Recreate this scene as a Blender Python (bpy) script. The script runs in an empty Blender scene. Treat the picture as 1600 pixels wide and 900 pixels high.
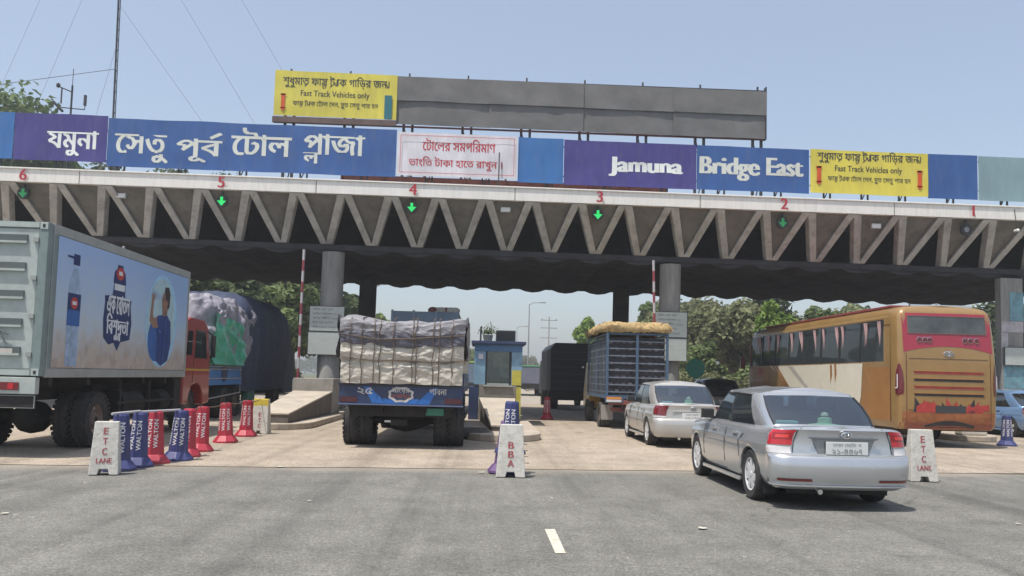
import bpy, bmesh, math, random
from mathutils import Vector, Matrix, noise
R = math.radians
scene = bpy.context.scene
col = scene.collection
# ------------------------------------------------------------------ camera, sky, sun, exposure
cam = bpy.data.cameras.new('camera'); camera = bpy.data.objects.new('camera', cam); col.objects.link(camera)
cam.sensor_width = 36.0; cam.lens = 36.0 * 1300 / 1600
cam.shift_y = 44 / 1600; cam.clip_start = 0.1; cam.clip_end = 6000
camera.matrix_world = (Matrix.Translation((0, 0, 1.46)) @ Matrix.Rotation(-math.atan(.035), 4, 'Z')
                       @ Matrix.Rotation(math.pi / 2 + math.atan(95 / 1300), 4, 'X') @ Matrix.Rotation(.026, 4, 'Z'))
scene.camera = camera
SUN = Vector((-.28, -.24, 1.0)).normalized()
sun_el = math.asin(SUN.z); sun_az = math.atan2(SUN.x, SUN.y)
world = bpy.data.worlds.new('World'); scene.world = world; world.use_nodes = True
wn = world.node_tree.nodes; wl = world.node_tree.links
bg = wn['Background']
sky = wn.new('ShaderNodeTexSky'); sky.sky_type = 'NISHITA'; sky.sun_disc = False
sky.sun_elevation = sun_el; sky.sun_rotation = sun_az
sky.altitude = 0; sky.air_density = 1.0; sky.dust_density = 2.3; sky.ozone_density = 1.0
hz = wn.new('ShaderNodeMix'); hz.data_type = 'RGBA'; hz.inputs['Factor'].default_value = .36      # pale dusty air over the whole sky
hz.inputs['B'].default_value = (2.80, 3.02, 3.26, 1)
wl.new(sky.outputs[0], hz.inputs['A']); wl.new(hz.outputs['Result'], bg.inputs['Color']); bg.inputs['Strength'].default_value = 0.15
sl = bpy.data.lights.new('sun', 'SUN'); sl.energy = 3.5; sl.angle = R(.55); sl.color = (1.0, .955, .88)
so = bpy.data.objects.new('sun', sl); col.objects.link(so)
so.rotation_euler = SUN.to_track_quat('Z', 'Y').to_euler()
vs = scene.view_settings
vs.view_transform = 'Standard'; vs.look = 'None'; vs.exposure = 0.46; vs.gamma = 1.0; vs.use_curve_mapping = False
scene.cycles.max_bounces = 6; scene.cycles.diffuse_bounces = 3; scene.cycles.glossy_bounces = 3
scene.cycles.transmission_bounces = 4; scene.cycles.transparent_max_bounces = 8; scene.cycles.caustics_reflective = False
scene.cycles.caustics_refractive = False

# ------------------------------------------------------------------ materials
def lin(r, g, b):
    f = lambda c: (c / 255 / 12.92) if c / 255 <= .04045 else ((c / 255 + .055) / 1.055) ** 2.4
    return (f(r), f(g), f(b))
MATS = {}
def mat(name, c, rough=.6, metal=0.0, var=.12, scale=2.5, bump=0.0, bscale=30.0, coat=0.0, emit=0.0, stretch=None, dirt=0.0, dirtcol=(.16, .13, .10), spec=.5):
    if name in MATS: return MATS[name]
    m = bpy.data.materials.new(name); m.use_nodes = True
    nt = m.node_tree; N = nt.nodes; L = nt.links
    b = N['Principled BSDF']
    b.inputs['Roughness'].default_value = rough; b.inputs['Metallic'].default_value = metal
    b.inputs['Coat Weight'].default_value = coat; b.inputs['Coat Roughness'].default_value = .06
    b.inputs['Specular IOR Level'].default_value = spec
    tc = N.new('ShaderNodeTexCoord'); src = tc.outputs['Object']
    if stretch:
        mp = N.new('ShaderNodeMapping'); mp.inputs['Scale'].default_value = stretch; L.new(src, mp.inputs['Vector']); src = mp.outputs[0]
    n = N.new('ShaderNodeTexNoise'); n.inputs['Scale'].default_value = scale; n.inputs['Detail'].default_value = 6; n.inputs['Roughness'].default_value = .62
    L.new(src, n.inputs['Vector'])
    r = N.new('ShaderNodeValToRGB'); r.color_ramp.elements[0].position = .28; r.color_ramp.elements[1].position = .72
    r.color_ramp.elements[0].color = tuple(max(0, x * (1 - var)) for x in c) + (1,)
    r.color_ramp.elements[1].color = tuple(min(1, x * (1 + var)) for x in c) + (1,)
    L.new(n.outputs['Fac'], r.inputs['Fac']); out = r.outputs[0]
    if dirt:
        n2 = N.new('ShaderNodeTexNoise'); n2.inputs['Scale'].default_value = scale * 2.3; n2.inputs['Detail'].default_value = 9; n2.inputs['Roughness'].default_value = .7
        L.new(src, n2.inputs['Vector'])
        r2 = N.new('ShaderNodeValToRGB'); r2.color_ramp.elements[0].position = .48; r2.color_ramp.elements[1].position = .7
        mul = N.new('ShaderNodeMath'); mul.operation = 'MULTIPLY'; mul.inputs[1].default_value = dirt
        L.new(n2.outputs['Fac'], r2.inputs['Fac']); L.new(r2.outputs[0], mul.inputs[0])
        mx = N.new('ShaderNodeMix'); mx.data_type = 'RGBA'; mx.inputs['B'].default_value = tuple(dirtcol) + (1,)
        L.new(mul.outputs[0], mx.inputs['Factor']); L.new(out, mx.inputs['A']); out = mx.outputs['Result']
    L.new(out, b.inputs['Base Color'])
    if bump:
        nb = N.new('ShaderNodeTexNoise'); nb.inputs['Scale'].default_value = bscale; nb.inputs['Detail'].default_value = 4
        L.new(src, nb.inputs['Vector'])
        bp = N.new('ShaderNodeBump'); bp.inputs['Strength'].default_value = bump; bp.inputs['Distance'].default_value = .02
        L.new(nb.outputs['Fac'], bp.inputs['Height']); L.new(bp.outputs[0], b.inputs['Normal'])
    if emit:
        b.inputs['Emission Color'].default_value = tuple(c) + (1,); b.inputs['Emission Strength'].default_value = emit
    MATS[name] = m
    return m
def glass(name, tint=(.55, .62, .62), opac=.35, rough=.03, ior=1.55, base=.05):
    if name in MATS: return MATS[name]
    m = bpy.data.materials.new(name); m.use_nodes = True
    N = m.node_tree.nodes; L = m.node_tree.links; N.remove(N['Principled BSDF'])
    t = N.new('ShaderNodeBsdfTransparent'); t.inputs[0].default_value = tuple(tint) + (1,)
    g = N.new('ShaderNodeBsdfGlossy'); g.inputs['Roughness'].default_value = rough; g.inputs[0].default_value = (.9, .95, 1, 1)
    d = N.new('ShaderNodeBsdfDiffuse'); d.inputs[0].default_value = (.05, .06, .065, 1)
    fr = N.new('ShaderNodeFresnel'); fr.inputs[0].default_value = ior
    ad = N.new('ShaderNodeMath'); ad.operation = 'ADD'; ad.inputs[1].default_value = base
    L.new(fr.outputs[0], ad.inputs[0])
    m1 = N.new('ShaderNodeMixShader'); m1.inputs[0].default_value = opac; L.new(t.outputs[0], m1.inputs[1]); L.new(d.outputs[0], m1.inputs[2])
    m2 = N.new('ShaderNodeMixShader'); L.new(ad.outputs[0], m2.inputs[0]); L.new(m1.outputs[0], m2.inputs[1]); L.new(g.outputs[0], m2.inputs[2])
    L.new(m2.outputs[0], N['Material Output'].inputs[0]); MATS[name] = m
    return m

# ------------------------------------------------------------------ mesh builder
class MB:
    def __init__(s): s.v = []; s.f = []; s.mi = []; s.mats = []
    def m(s, mt):
        if mt not in s.mats: s.mats.append(mt)
        return s.mats.index(mt)
    def face(s, pts, mt):
        i = len(s.v); s.v.extend(tuple(p) for p in pts); s.f.append(tuple(range(i, i + len(pts)))); s.mi.append(s.m(mt)); return s
    def add(s, vs, fs, mt, M=None):
        i = len(s.v); k = s.m(mt)
        s.v.extend(tuple(M @ Vector(p)) if M else tuple(p) for p in vs)
        for f in fs: s.f.append(tuple(i + a for a in f)); s.mi.append(k)
        return s
    def box(s, x0, x1, y0, y1, z0, z1, mt, M=None):
        v = [(x, y, z) for z in (z0, z1) for y in (y0, y1) for x in (x0, x1)]
        return s.add(v, [(0, 2, 3, 1), (4, 5, 7, 6), (0, 1, 5, 4), (2, 6, 7, 3), (0, 4, 6, 2), (1, 3, 7, 5)], mt, M)
    def prism(s, poly, a, b, axis, mt, M=None):
        # poly: 2D points; axis 'x': (y,z) extruded in x; 'y': (x,z) in y; 'z': (x,y) in z
        def P(p, t): return (t, p[0], p[1]) if axis == 'x' else (p[0], t, p[1]) if axis == 'y' else (p[0], p[1], t)
        n = len(poly)
        return s.add([P(p, a) for p in poly] + [P(p, b) for p in poly],
                     [tuple(range(n)), tuple(range(2 * n - 1, n - 1, -1))] + [(i, (i + 1) % n, n + (i + 1) % n, n + i) for i in range(n)], mt, M)
    def tube(s, pts, r, mt, n=6, M=None, r2=None, cap=True):
        pts = [Vector(p) for p in pts]; vs = []; k = len(pts)
        for i, p in enumerate(pts):
            d = (pts[min(i + 1, k - 1)] - pts[max(i - 1, 0)]).normalized()
            a = d.cross(Vector((0, 0, 1)) if abs(d.z) < .9 else Vector((0, 1, 0))).normalized(); b = d.cross(a)
            rr = r if r2 is None else r + (r2 - r) * i / max(1, k - 1)
            for j in range(n):
                t = 2 * math.pi * j / n + math.pi / n
                vs.append(p + a * math.cos(t) * rr + b * math.sin(t) * rr)
        fs = [(i * n + j, i * n + (j + 1) % n, (i + 1) * n + (j + 1) % n, (i + 1) * n + j) for i in range(k - 1) for j in range(n)]
        if cap: fs += [tuple(range(n - 1, -1, -1)), tuple(range((k - 1) * n, k * n))]
        return s.add(vs, fs, mt, M)
    def lathe(s, prof, mt, axis='z', n=20, M=None, closed=False, cap=True):
        vs = []; k = len(prof)
        for (r, h) in prof:
            for j in range(n):
                t = 2 * math.pi * j / n
                c, d = r * math.cos(t), r * math.sin(t)
                vs.append((c, d, h) if axis == 'z' else (h, c, d) if axis == 'x' else (c, h, d))
        fs = [(i * n + j, i * n + (j + 1) % n, (i + 1) * n + (j + 1) % n, (i + 1) * n + j) for i in range(k - 1) for j in range(n)]
        if cap and not closed: fs += [tuple(range(n - 1, -1, -1)), tuple(range((k - 1) * n, k * n))]
        return s.add(vs, fs, mt, M)
    def grid(s, fn, nu, nv, mt, M=None):
        vs = [fn(i / nu, j / nv) for j in range(nv + 1) for i in range(nu + 1)]
        fs = [(j * (nu + 1) + i, j * (nu + 1) + i + 1, (j + 1) * (nu + 1) + i + 1, (j + 1) * (nu + 1) + i) for j in range(nv) for i in range(nu)]
        return s.add(vs, fs, mt, M)
    def build(s, name, parent=None, bevel=0.0, smooth=False, weld=False, angle=35):
        me = bpy.data.meshes.new(name); me.from_pydata(s.v, [], s.f)
        for mt in s.mats: me.materials.append(mt)
        me.polygons.foreach_set('material_index', s.mi)
        bm = bmesh.new(); bm.from_mesh(me)
        if weld: bmesh.ops.remove_doubles(bm, verts=bm.verts, dist=1e-4); bmesh.ops.dissolve_degenerate(bm, edges=bm.edges, dist=1e-5)
        bmesh.ops.recalc_face_normals(bm, faces=bm.faces)
        if bevel:
            es = [e for e in bm.edges if len(e.link_faces) == 2 and e.calc_face_angle(0) > R(30)]
            bmesh.ops.bevel(bm, geom=es, offset=bevel, segments=2, affect='EDGES', profile=.6, clamp_overlap=True)
        if smooth:
            for f in bm.faces: f.smooth = True
            for e in bm.edges:
                if len(e.link_faces) == 2 and e.calc_face_angle(0) > R(angle): e.smooth = False
        bm.to_mesh(me); bm.free()
        o = bpy.data.objects.new(name, me); col.objects.link(o)
        if parent is not None: o.parent = parent
        return o
def tag(o, label=None, cat=None, group=None, kind=None):
    if label: o['label'] = label
    if cat: o['category'] = cat
    if group: o['group'] = group
    if kind: o['kind'] = kind
    return o
def thing(name, label, cat, loc=(0, 0, 0), rz=0.0, group=None):
    o = bpy.data.objects.new(name, None); col.objects.link(o); o.location = loc; o.rotation_euler = (0, 0, rz)
    o.empty_display_size = .2
    return tag(o, label, cat, group)
def kids(o): return list(o.children)
def dup(root, loc, rz=None, label=None, group=None):
    def cp(o, p):
        c = o.copy(); col.objects.link(c)
        if p is not None: c.parent = p
        for k in kids(o): cp(k, c)
        return c
    r = cp(root, None); r.location = loc
    if rz is not None: r.rotation_euler = (r.rotation_euler[0], r.rotation_euler[1], rz)
    if label: r['label'] = label
    if group: r['group'] = group
    return r
def nz(x, y, z=0.0): return noise.noise(Vector((x, y, z)))
def sstep(a, b, x):
    t = max(0.0, min(1.0, (x - a) / (b - a))); return t * t * (3 - 2 * t)

# ------------------------------------------------------------------ lettering: outlines of Blender's own font, cut into thin bars
_G = {}
def outlines(text):
    if text in _G: return _G[text]
    c = bpy.data.curves.new('t', 'FONT'); c.body = text
    o = bpy.data.objects.new('t', c); col.objects.link(o)
    dg = bpy.context.evaluated_depsgraph_get()
    cu = o.evaluated_get(dg).to_curve(dg)
    polys = []
    for sp in cu.splines:
        bp = sp.bezier_points; n = len(bp); pl = []
        for i in range(n):
            a, b = bp[i], bp[(i + 1) % n]
            for k in range(5):
                t = k / 5; u = 1 - t
                p = a.co * u ** 3 + a.handle_right * 3 * u * u * t + b.handle_left * 3 * u * t * t + b.co * t ** 3
                pl.append((p.x, p.y))
        if n > 1: polys.append(pl)
    o.to_curve_clear(); bpy.data.objects.remove(o); bpy.data.curves.remove(c)
    _G[text] = polys
    return polys
def xmax(p): return max(q[0] for pl in p for q in pl)
def advance(text): return xmax(outlines(text + 'l')) - xmax(outlines('l'))
def layout(toks):
    # str: written on; ('o', str, dx, dy, sx, sy): overlaid at the pen; ('k', d): kern; ('s', pts, w): pen stroke relative to the pen
    x = 0.0; P = []
    for t in ([toks] if isinstance(toks, str) else toks):
        if isinstance(t, str):
            P += [[(a + x, b) for a, b in pl] for pl in outlines(t)]; x += advance(t)
        elif t[0] == 'k': x += t[1]
        elif t[0] == 'o':
            P += [[(a * t[4] + x + t[2], b * t[5] + t[3]) for a, b in pl] for pl in outlines(t[1])]
        elif t[0] == 's':
            w = t[2] / 2
            for (ax, ay), (bx, by) in zip(t[1], t[1][1:]):
                d = math.hypot(bx - ax, by - ay); nx, ny = -(by - ay) / d * w, (bx - ax) / d * w
                P.append([(ax + nx + x, ay + ny), (ax - nx + x, ay - ny), (bx - nx + x, by - ny), (bx + nx + x, by + ny)])
    return P, x
def bars(P, bold=0.0, band=.03):
    # non-zero winding scanlines; strokes may have either winding, so every contour set is made consistent by |winding|
    ys = [q[1] for pl in P for q in pl]; y0, y1 = min(ys), max(ys); n = max(4, int((y1 - y0) / band)); h = (y1 - y0) / n
    E = [(a, b) for pl in P for a, b in zip(pl, pl[1:] + pl[:1]) if a[1] != b[1]]
    out = []
    for i in range(n):
        y = y0 + (i + .5) * h; X = []
        for (ax, ay), (bx, by) in E:
            if (ay <= y) != (by <= y): X.append((ax + (bx - ax) * (y - ay) / (by - ay), 1 if by > ay else -1))
        X.sort(); w = 0
        for k, (xx, d) in enumerate(X):
            if w == 0: st = xx
            w += d
            if w == 0 and xx - st > 1e-5:
                a, b = st - bold, xx + bold
                if out and out[-1][2] == y0 + i * h and a <= out[-1][1]: out[-1] = (out[-1][0], b, out[-1][2], out[-1][3])
                else: out.append((a, b, y0 + i * h, y0 + (i + 1) * h))
    return out
YA = ('s', [(-.02, .34), (.06, .10), (.16, .04), (.23, .14), (.24, .62)], .075)   # joined ya at a consonant's right
REPH = ('s', [(-.30, .74), (-.02, .93)], .085)
def RA(dx): return ('s', [(dx, -.10), (dx + .30, .10)], .07)
def lettering(name, toks, mt, parent, O, U, V, size=None, width=None, height=None, align='c', bold=0.0, band=.03, bend=None):
    P, adv = layout(toks); B = bars(P, bold, band)
    x0 = min(b[0] for b in B); x1 = max(b[1] for b in B)
    sy = size if size else (width / (x1 - x0) if width else 1)
    sx = width / (x1 - x0) if width else sy
    if height: sy = height / (max(b[3] for b in B) - min(b[2] for b in B)); sx = sx if width else sy
    off = {'c': -(x0 + x1) / 2, 'l': -x0, 'r': -x1}[align]
    O = Vector(O); U = Vector(U).normalized(); V = Vector(V).normalized(); q = MB()
    for a, b, c, d in B:
        pts = []
        for X, Y in ((a, c), (b, c), (b, d), (a, d)):
            p = O + U * (X + off) * sx + V * Y * sy
            if bend: p = bend(p)
            pts.append(p)
        q.face(pts, mt)
    return q.build(name, parent)
# ------------------------------------------------------------------ ground, apron, roads
def ground_mat(name, base, tint2, big, bump, kind):
    m = bpy.data.materials.new(name); m.use_nodes = True
    N = m.node_tree.nodes; L = m.node_tree.links; b = N['Principled BSDF']
    b.inputs['Roughness'].default_value = .82; b.inputs['Specular IOR Level'].default_value = .35
    tc = N.new('ShaderNodeTexCoord')
    def noi(scale, detail=6, rough=.6, st=(1, 1, 1), dist=0):
        mp = N.new('ShaderNodeMapping'); mp.inputs['Scale'].default_value = st; L.new(tc.outputs['Object'], mp.inputs['Vector'])
        n = N.new('ShaderNodeTexNoise'); n.inputs['Scale'].default_value = scale; n.inputs['Detail'].default_value = detail
        n.inputs['Roughness'].default_value = rough; n.inputs['Distortion'].default_value = dist
        L.new(mp.outputs[0], n.inputs['Vector']); return n.outputs['Fac']
    def ramp(f, stops):
        r = N.new('ShaderNodeValToRGB'); e = r.color_ramp.elements
        while len(e) < len(stops): e.new(.5)
        for k, (p, c) in enumerate(stops): e[k].position = p; e[k].color = tuple(c) + (1,) if not isinstance(c, float) else (c, c, c, 1)
        L.new(f, r.inputs['Fac']); return r.outputs[0]
    def mix(a, bb, f, mode='MIX'):
        x = N.new('ShaderNodeMix'); x.data_type = 'RGBA'; x.blend_type = mode
        if isinstance(f, float): x.inputs['Factor'].default_value = f
        else: L.new(f, x.inputs['Factor'])
        L.new(a, x.inputs['A'])
        if isinstance(bb, tuple): x.inputs['B'].default_value = bb + (1,)
        else: L.new(bb, x.inputs['B'])
        return x.outputs['Result']
    c = ramp(noi(.16, 7, .65), [(.30, base), (.70, tint2)])
    c = mix(c, ramp(noi(1.3, 8, .72), [(.3, .72), (.55, 1.0), (.75, 1.14)]), 1.0, 'MULTIPLY')
    c = mix(c, ramp(noi(11, 4, .75), [(.3, .74), (.5, 1.0), (.7, 1.2)]), .8, 'MULTIPLY')
    c = mix(c, ramp(noi(38, 3, .8), [(.3, .5), (.5, 1.0), (.72, 1.55)]), .9, 'MULTIPLY')
    c = mix(c, ramp(noi(90, 2, .8), [(.32, .5), (.5, 1.0), (.68, 1.6)]), .7, 'MULTIPLY')
    c = mix(c, ramp(noi(.9, 2, .5, (1, .7, 1), .3), [(.70, 1.0), (.725, .62), (.76, .5)]), .7, 'MULTIPLY')
    # wheel paths and drips along the lanes
    c = mix(c, ramp(noi(1.0, 5, .6, (1.4, .045, 1), .4), [(.35, .80), (.52, 1.0), (.7, 1.07)]), .8, 'MULTIPLY')
    c = mix(c, ramp(noi(.7, 9, .78, (1, .5, 1), .6), [(.58, 1.0), (.66, .72), (.78, .5)]), .85, 'MULTIPLY')
    c = mix(c, ramp(noi(.5, 4, .6, (2.6, .03, 1), .2), [(.54, 1.0), (.66, .72)]), .8, 'MULTIPLY')
    if kind == 'asphalt':
        v = N.new('ShaderNodeTexVoronoi'); v.feature = 'DISTANCE_TO_EDGE'; v.inputs['Scale'].default_value = .23
        mp = N.new('ShaderNodeMapping'); L.new(tc.outputs['Object'], mp.inputs['Vector'])
        nn = N.new('ShaderNodeTexNoise'); nn.inputs['Scale'].default_value = 1.1; nn.inputs['Detail'].default_value = 6
        L.new(mp.outputs[0], nn.inputs['Vector'])
        ad = N.new('ShaderNodeVectorMath'); ad.operation = 'MULTIPLY_ADD'; ad.inputs[1].default_value = (1.6, 1.6, 0)
        L.new(nn.outputs['Color'], ad.inputs[0]); L.new(mp.outputs[0], ad.inputs[2]); L.new(ad.outputs[0], v.inputs['Vector'])
        cr = ramp(v.outputs['Distance'], [(0.0, 1.0), (.0035, 0.0)])
        ms = ramp(noi(.11, 3), [(.46, 0.0), (.56, .8)])
        mm = N.new('ShaderNodeMath'); mm.operation = 'MULTIPLY'; L.new(cr, mm.inputs[0]); L.new(ms, mm.inputs[1])
        c = mix(c, tuple(x * .45 for x in base), mm.outputs[0])
        wg = ramp(noi(9, 2, .5, (1, .6, 1)), [(.735, 0.0), (.755, .55)])
        c = mix(c, (.40, .38, .34), wg)
    if kind == 'asphalt':
        sx = N.new('ShaderNodeSeparateXYZ'); L.new(tc.outputs['Object'], sx.inputs[0])
        e1 = N.new('ShaderNodeMath'); e1.operation = 'MULTIPLY_ADD'; e1.inputs[1].default_value = -.118; L.new(sx.outputs['X'], e1.inputs[0]); L.new(sx.outputs['Y'], e1.inputs[2])
        e2 = N.new('ShaderNodeMath'); e2.operation = 'MULTIPLY_ADD'; e2.inputs[1].default_value = 1.5; L.new(noi(1.6, 8, .75, (.35, 1, 1)), e2.inputs[0]); L.new(e1.outputs[0], e2.inputs[2])
        dm = N.new('ShaderNodeMapRange'); dm.inputs['From Min'].default_value = 13.35; dm.inputs['From Max'].default_value = 14.25; dm.inputs['To Max'].default_value = .8; L.new(e2.outputs[0], dm.inputs['Value'])
        c = mix(c, (.34, .29, .23), dm.outputs[0])
    L.new(c, b.inputs['Base Color'])
    bp = N.new('ShaderNodeBump'); bp.inputs['Strength'].default_value = bump; bp.inputs['Distance'].default_value = .012
    L.new(noi(90, 3, .8), bp.inputs['Height']); L.new(bp.outputs[0], b.inputs['Normal'])
    MATS[name] = m
    return m
asph = ground_mat('asphalt', (.160, .155, .138), (.208, .201, .180), .2, .5, 'asphalt')
conc_apron = ground_mat('apron_concrete', (.335, .278, .214), (.405, .34, .268), .2, .25, 'concrete')
far_road = ground_mat('far_asphalt', (.30, .275, .245), (.35, .325, .29), .2, .3, 'asphalt')
soil = ground_mat('soil', (.10, .115, .045), (.15, .145, .07), .2, .5, 'soil')
g = MB().face([(-850, -200, -.012), (850, -200, -.012), (850, 900, -.012), (-850, 900, -.012)], soil).build('ground'); tag(g, kind='structure')
rd = MB().face([(-60, -60, -.004), (60, -60, -.004), (60, 16, -.004), (-60, 12, -.004)], asph).build('asphalt_road'); tag(rd, kind='structure')
# apron edge runs slightly askew and wavers
def edge_y(x): return 13.27 + .118 * x + .07 * nz(x * .8, 3.1) + .035 * nz(x * 3.7, 9.2)
xs = [-34 + i * .25 for i in range(273)]
pts = [(x, edge_y(x), .004) for x in xs]
ap = MB()
for a, b in zip(pts, pts[1:]): ap.face([a, b, (b[0], 46, .004), (a[0], 46, .004)], conc_apron)
tag(ap.build('concrete_apron', weld=True), kind='structure')
fr = MB().face([(-34, 46, -.002), (34, 46, -.002), (13, 890, -.002), (-13, 890, -.002)], far_road).build('far_road'); tag(fr, kind='structure')
paint = mat('road_paint', (.58, .55, .45), rough=.7, var=.2, scale=9, dirt=.9, dirtcol=(.25, .235, .21))
tag(MB().face([(.655, 8.16, .002), (.755, 8.17, .002), (.750, 7.06, .002), (.66, 7.06, .002)], paint).build('road_marking'), kind='structure')
q = MB()
random.seed(4)
for (x, y, r) in ((-3.0, 12.9, .07), (.05, 12.75, .06), (2.25, 8.35, .05), (-1.9, 9.6, .03), (.9, 10.2, .025), (5.9, 9.0, .03), (-4.6, 8.4, .04), (3.0, 15.8, .05), (-.6, 14.3, .04), (1.9, 17.4, .05)):
    n = 7; q.face([(x + r * math.cos(k * 6.283 / n) * random.uniform(.6, 1.2), y + r * 1.2 * math.sin(k * 6.283 / n) * random.uniform(.5, 1.1), .012) for k in range(n)], paint)
tag(q.build('paper_scraps'), kind='stuff')

# ------------------------------------------------------------------ toll gantry (tilts by a fraction of a degree, as it stands)
concrete = mat('gantry_concrete', (.45, .445, .42), rough=.85, var=.25, scale=1.6, bump=.35, bscale=14, dirt=.6, dirtcol=(.19, .18, .165))
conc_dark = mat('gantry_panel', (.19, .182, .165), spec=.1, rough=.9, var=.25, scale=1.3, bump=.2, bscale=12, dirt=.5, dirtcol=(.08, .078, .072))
conc_col = mat('column_concrete', (.26, .255, .24), rough=.85, var=.22, scale=1.1, bump=.25, bscale=18, dirt=.6, dirtcol=(.11, .11, .105), stretch=(3, 3, .4))
fascia_m = mat('fascia_white', (.80, .78, .73), rough=.7, var=.06, scale=1.5, dirt=.3, dirtcol=(.45, .42, .36), stretch=(3, 1, .5))
num_red = mat('number_red', (.42, .025, .045), rough=.6)
roof_dark = mat('roof_soffit', (.12, .12, .125), rough=.9, var=.2, scale=1)
shade_conc = mat('shaded_concrete', (.060, .060, .066), spec=0.0, rough=1.0, var=.3, scale=1.2, dirt=.4, dirtcol=(.03, .03, .034))  # shade under the roof put into this darker concrete colour
ZR = 7.25
gan = thing('toll_gantry', 'long concrete toll gantry with zigzag folded plates under a white fascia', 'toll gantry')
gan.rotation_euler = (0, .0052, 0)
PER = 1.542; X0 = -.054; GX0, GX1 = -14, 15
Lx, Rx = X0 + GX0 * PER, X0 + GX1 * PER
fm = MB(); fm.box(Lx, Rx, 27.0, 27.28, ZR, 7.67, fascia_m); fm.box(Lx, Rx, 26.96, 27.3, 7.67, 7.72, fascia_m); fm.build('fascia', gan, bevel=.012)
for xj in (-13.2, -5.6, .9, 7.05, 13.6): MB().box(xj - .012, xj + .012, 26.992, 27.0, ZR, 7.66, mat('joint_dark', (.22, .21, .19), rough=.9)).build('joint', gan)
MB().box(Lx, Rx, 27.282, 39.3, 7.30, 7.66, roof_dark).build('roof', gan)
MB().box(Lx, Rx, 28.42, 38.95, 5.602, 5.79, shade_conc).build('soffit', gan)
MB().box(Lx, Rx, 30.62, 30.8, 5.792, 7.298, shade_conc).build('bulkhead', gan)  # back wall coloured dark as the shade inside the openings
MB().box(Lx, Rx, 39.1, 39.302, 7.0, 7.298, shade_conc).build('rear_beam', gan)
# folded plates: each leg is a sloping slab that runs the depth of the roof, its front rim raked back
TH = .132   # half width in x of a plate
zt, zb, yt, yb, yr = ZR - .012, 5.80, 27.02, 28.40, .36
hw = TH
for k in range(GX0, GX1):
    for sgn in (1, -1):
        xa = X0 + k * PER if sgn == 1 else X0 + (k + 1) * PER
        xt, xb = xa + sgn * .10, xa + sgn * (PER / 2 - .085)
        p = MB()
        def sec(y_t, y_b): return [(xt - hw, y_t, zt), (xt + hw, y_t, zt), (xb + hw * .82, y_b, zb), (xb - hw * .82, y_b, zb)]
        A = sec(yt, yb); B = sec(yt + yr, yb + yr)
        p.add(A + B, [(0, 1, 2, 3), (7, 6, 5, 4), (0, 4, 5, 1), (1, 5, 6, 2), (2, 6, 7, 3), (3, 7, 4, 0)], concrete)
        p.build('folded_plate', gan, bevel=.018)
    xm = X0 + (k + .5) * PER
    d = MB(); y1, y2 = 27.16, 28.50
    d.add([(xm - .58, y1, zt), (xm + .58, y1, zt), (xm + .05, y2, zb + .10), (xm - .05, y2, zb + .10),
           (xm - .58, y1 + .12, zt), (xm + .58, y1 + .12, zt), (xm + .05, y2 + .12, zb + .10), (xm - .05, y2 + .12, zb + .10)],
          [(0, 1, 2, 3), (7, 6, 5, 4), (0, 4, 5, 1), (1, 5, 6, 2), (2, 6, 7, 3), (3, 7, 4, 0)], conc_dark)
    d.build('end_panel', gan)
    tm = MB(); tm.prism([(xm - .62, 5.60), (xm - .34, 5.50), (xm, 5.455), (xm + .34, 5.50), (xm + .62, 5.60)], 28.47, 38.9, 'y', shade_conc)
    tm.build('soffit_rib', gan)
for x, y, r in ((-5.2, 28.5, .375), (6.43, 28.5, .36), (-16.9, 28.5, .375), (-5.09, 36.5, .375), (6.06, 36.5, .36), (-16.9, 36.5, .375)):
    cm = conc_col if y < 30 else mat('column_shaded', (.075, .075, .08), rough=.95, var=.3, scale=1.1, spec=.1)  # rear columns carry their shade in a darker concrete colour
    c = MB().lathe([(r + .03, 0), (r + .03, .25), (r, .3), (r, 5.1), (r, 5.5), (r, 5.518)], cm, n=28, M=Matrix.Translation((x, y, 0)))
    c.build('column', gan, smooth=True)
pc = MB(); pc.box(17.97, 18.76, 28.2, 28.55, 0, 5.45, conc_col); pcol = pc.build('column', gan, bevel=.03)
teal = mat('poster_teal', (.14, .30, .36), rough=.6, var=.35, scale=3.5, dirt=.5, dirtcol=(.35, .38, .38))
pale = mat('poster_pale', (.42, .40, .42), rough=.7, var=.35, scale=6, dirt=.5, dirtcol=(.22, .2, .24))
for z0, z1, mt, xx0, xx1 in ((3.95, 4.95, teal, 18.28, 18.77), (1.6, 2.5, teal, 18.05, 18.75), (3.55, 3.93, pale, 17.98, 18.76), (1.1, 1.58, pale, 17.98, 18.7), (3.0, 3.52, pale, 17.97, 18.2)):
    MB().box(xx0, xx1, 28.19, 28.197, z0, z1, mt).build('poster', pcol)
for n, x in zip('654321', (-14.95, -8.64, -2.44, 3.70, 9.86, 16.27)):
    o = lettering('lane_number', n, num_red, gan, (x, 26.935, 7.30 if n != '1' else 7.31), (1, 0, 0), (0, 0, 1), height=.36, align='c', bold=.025)
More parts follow.
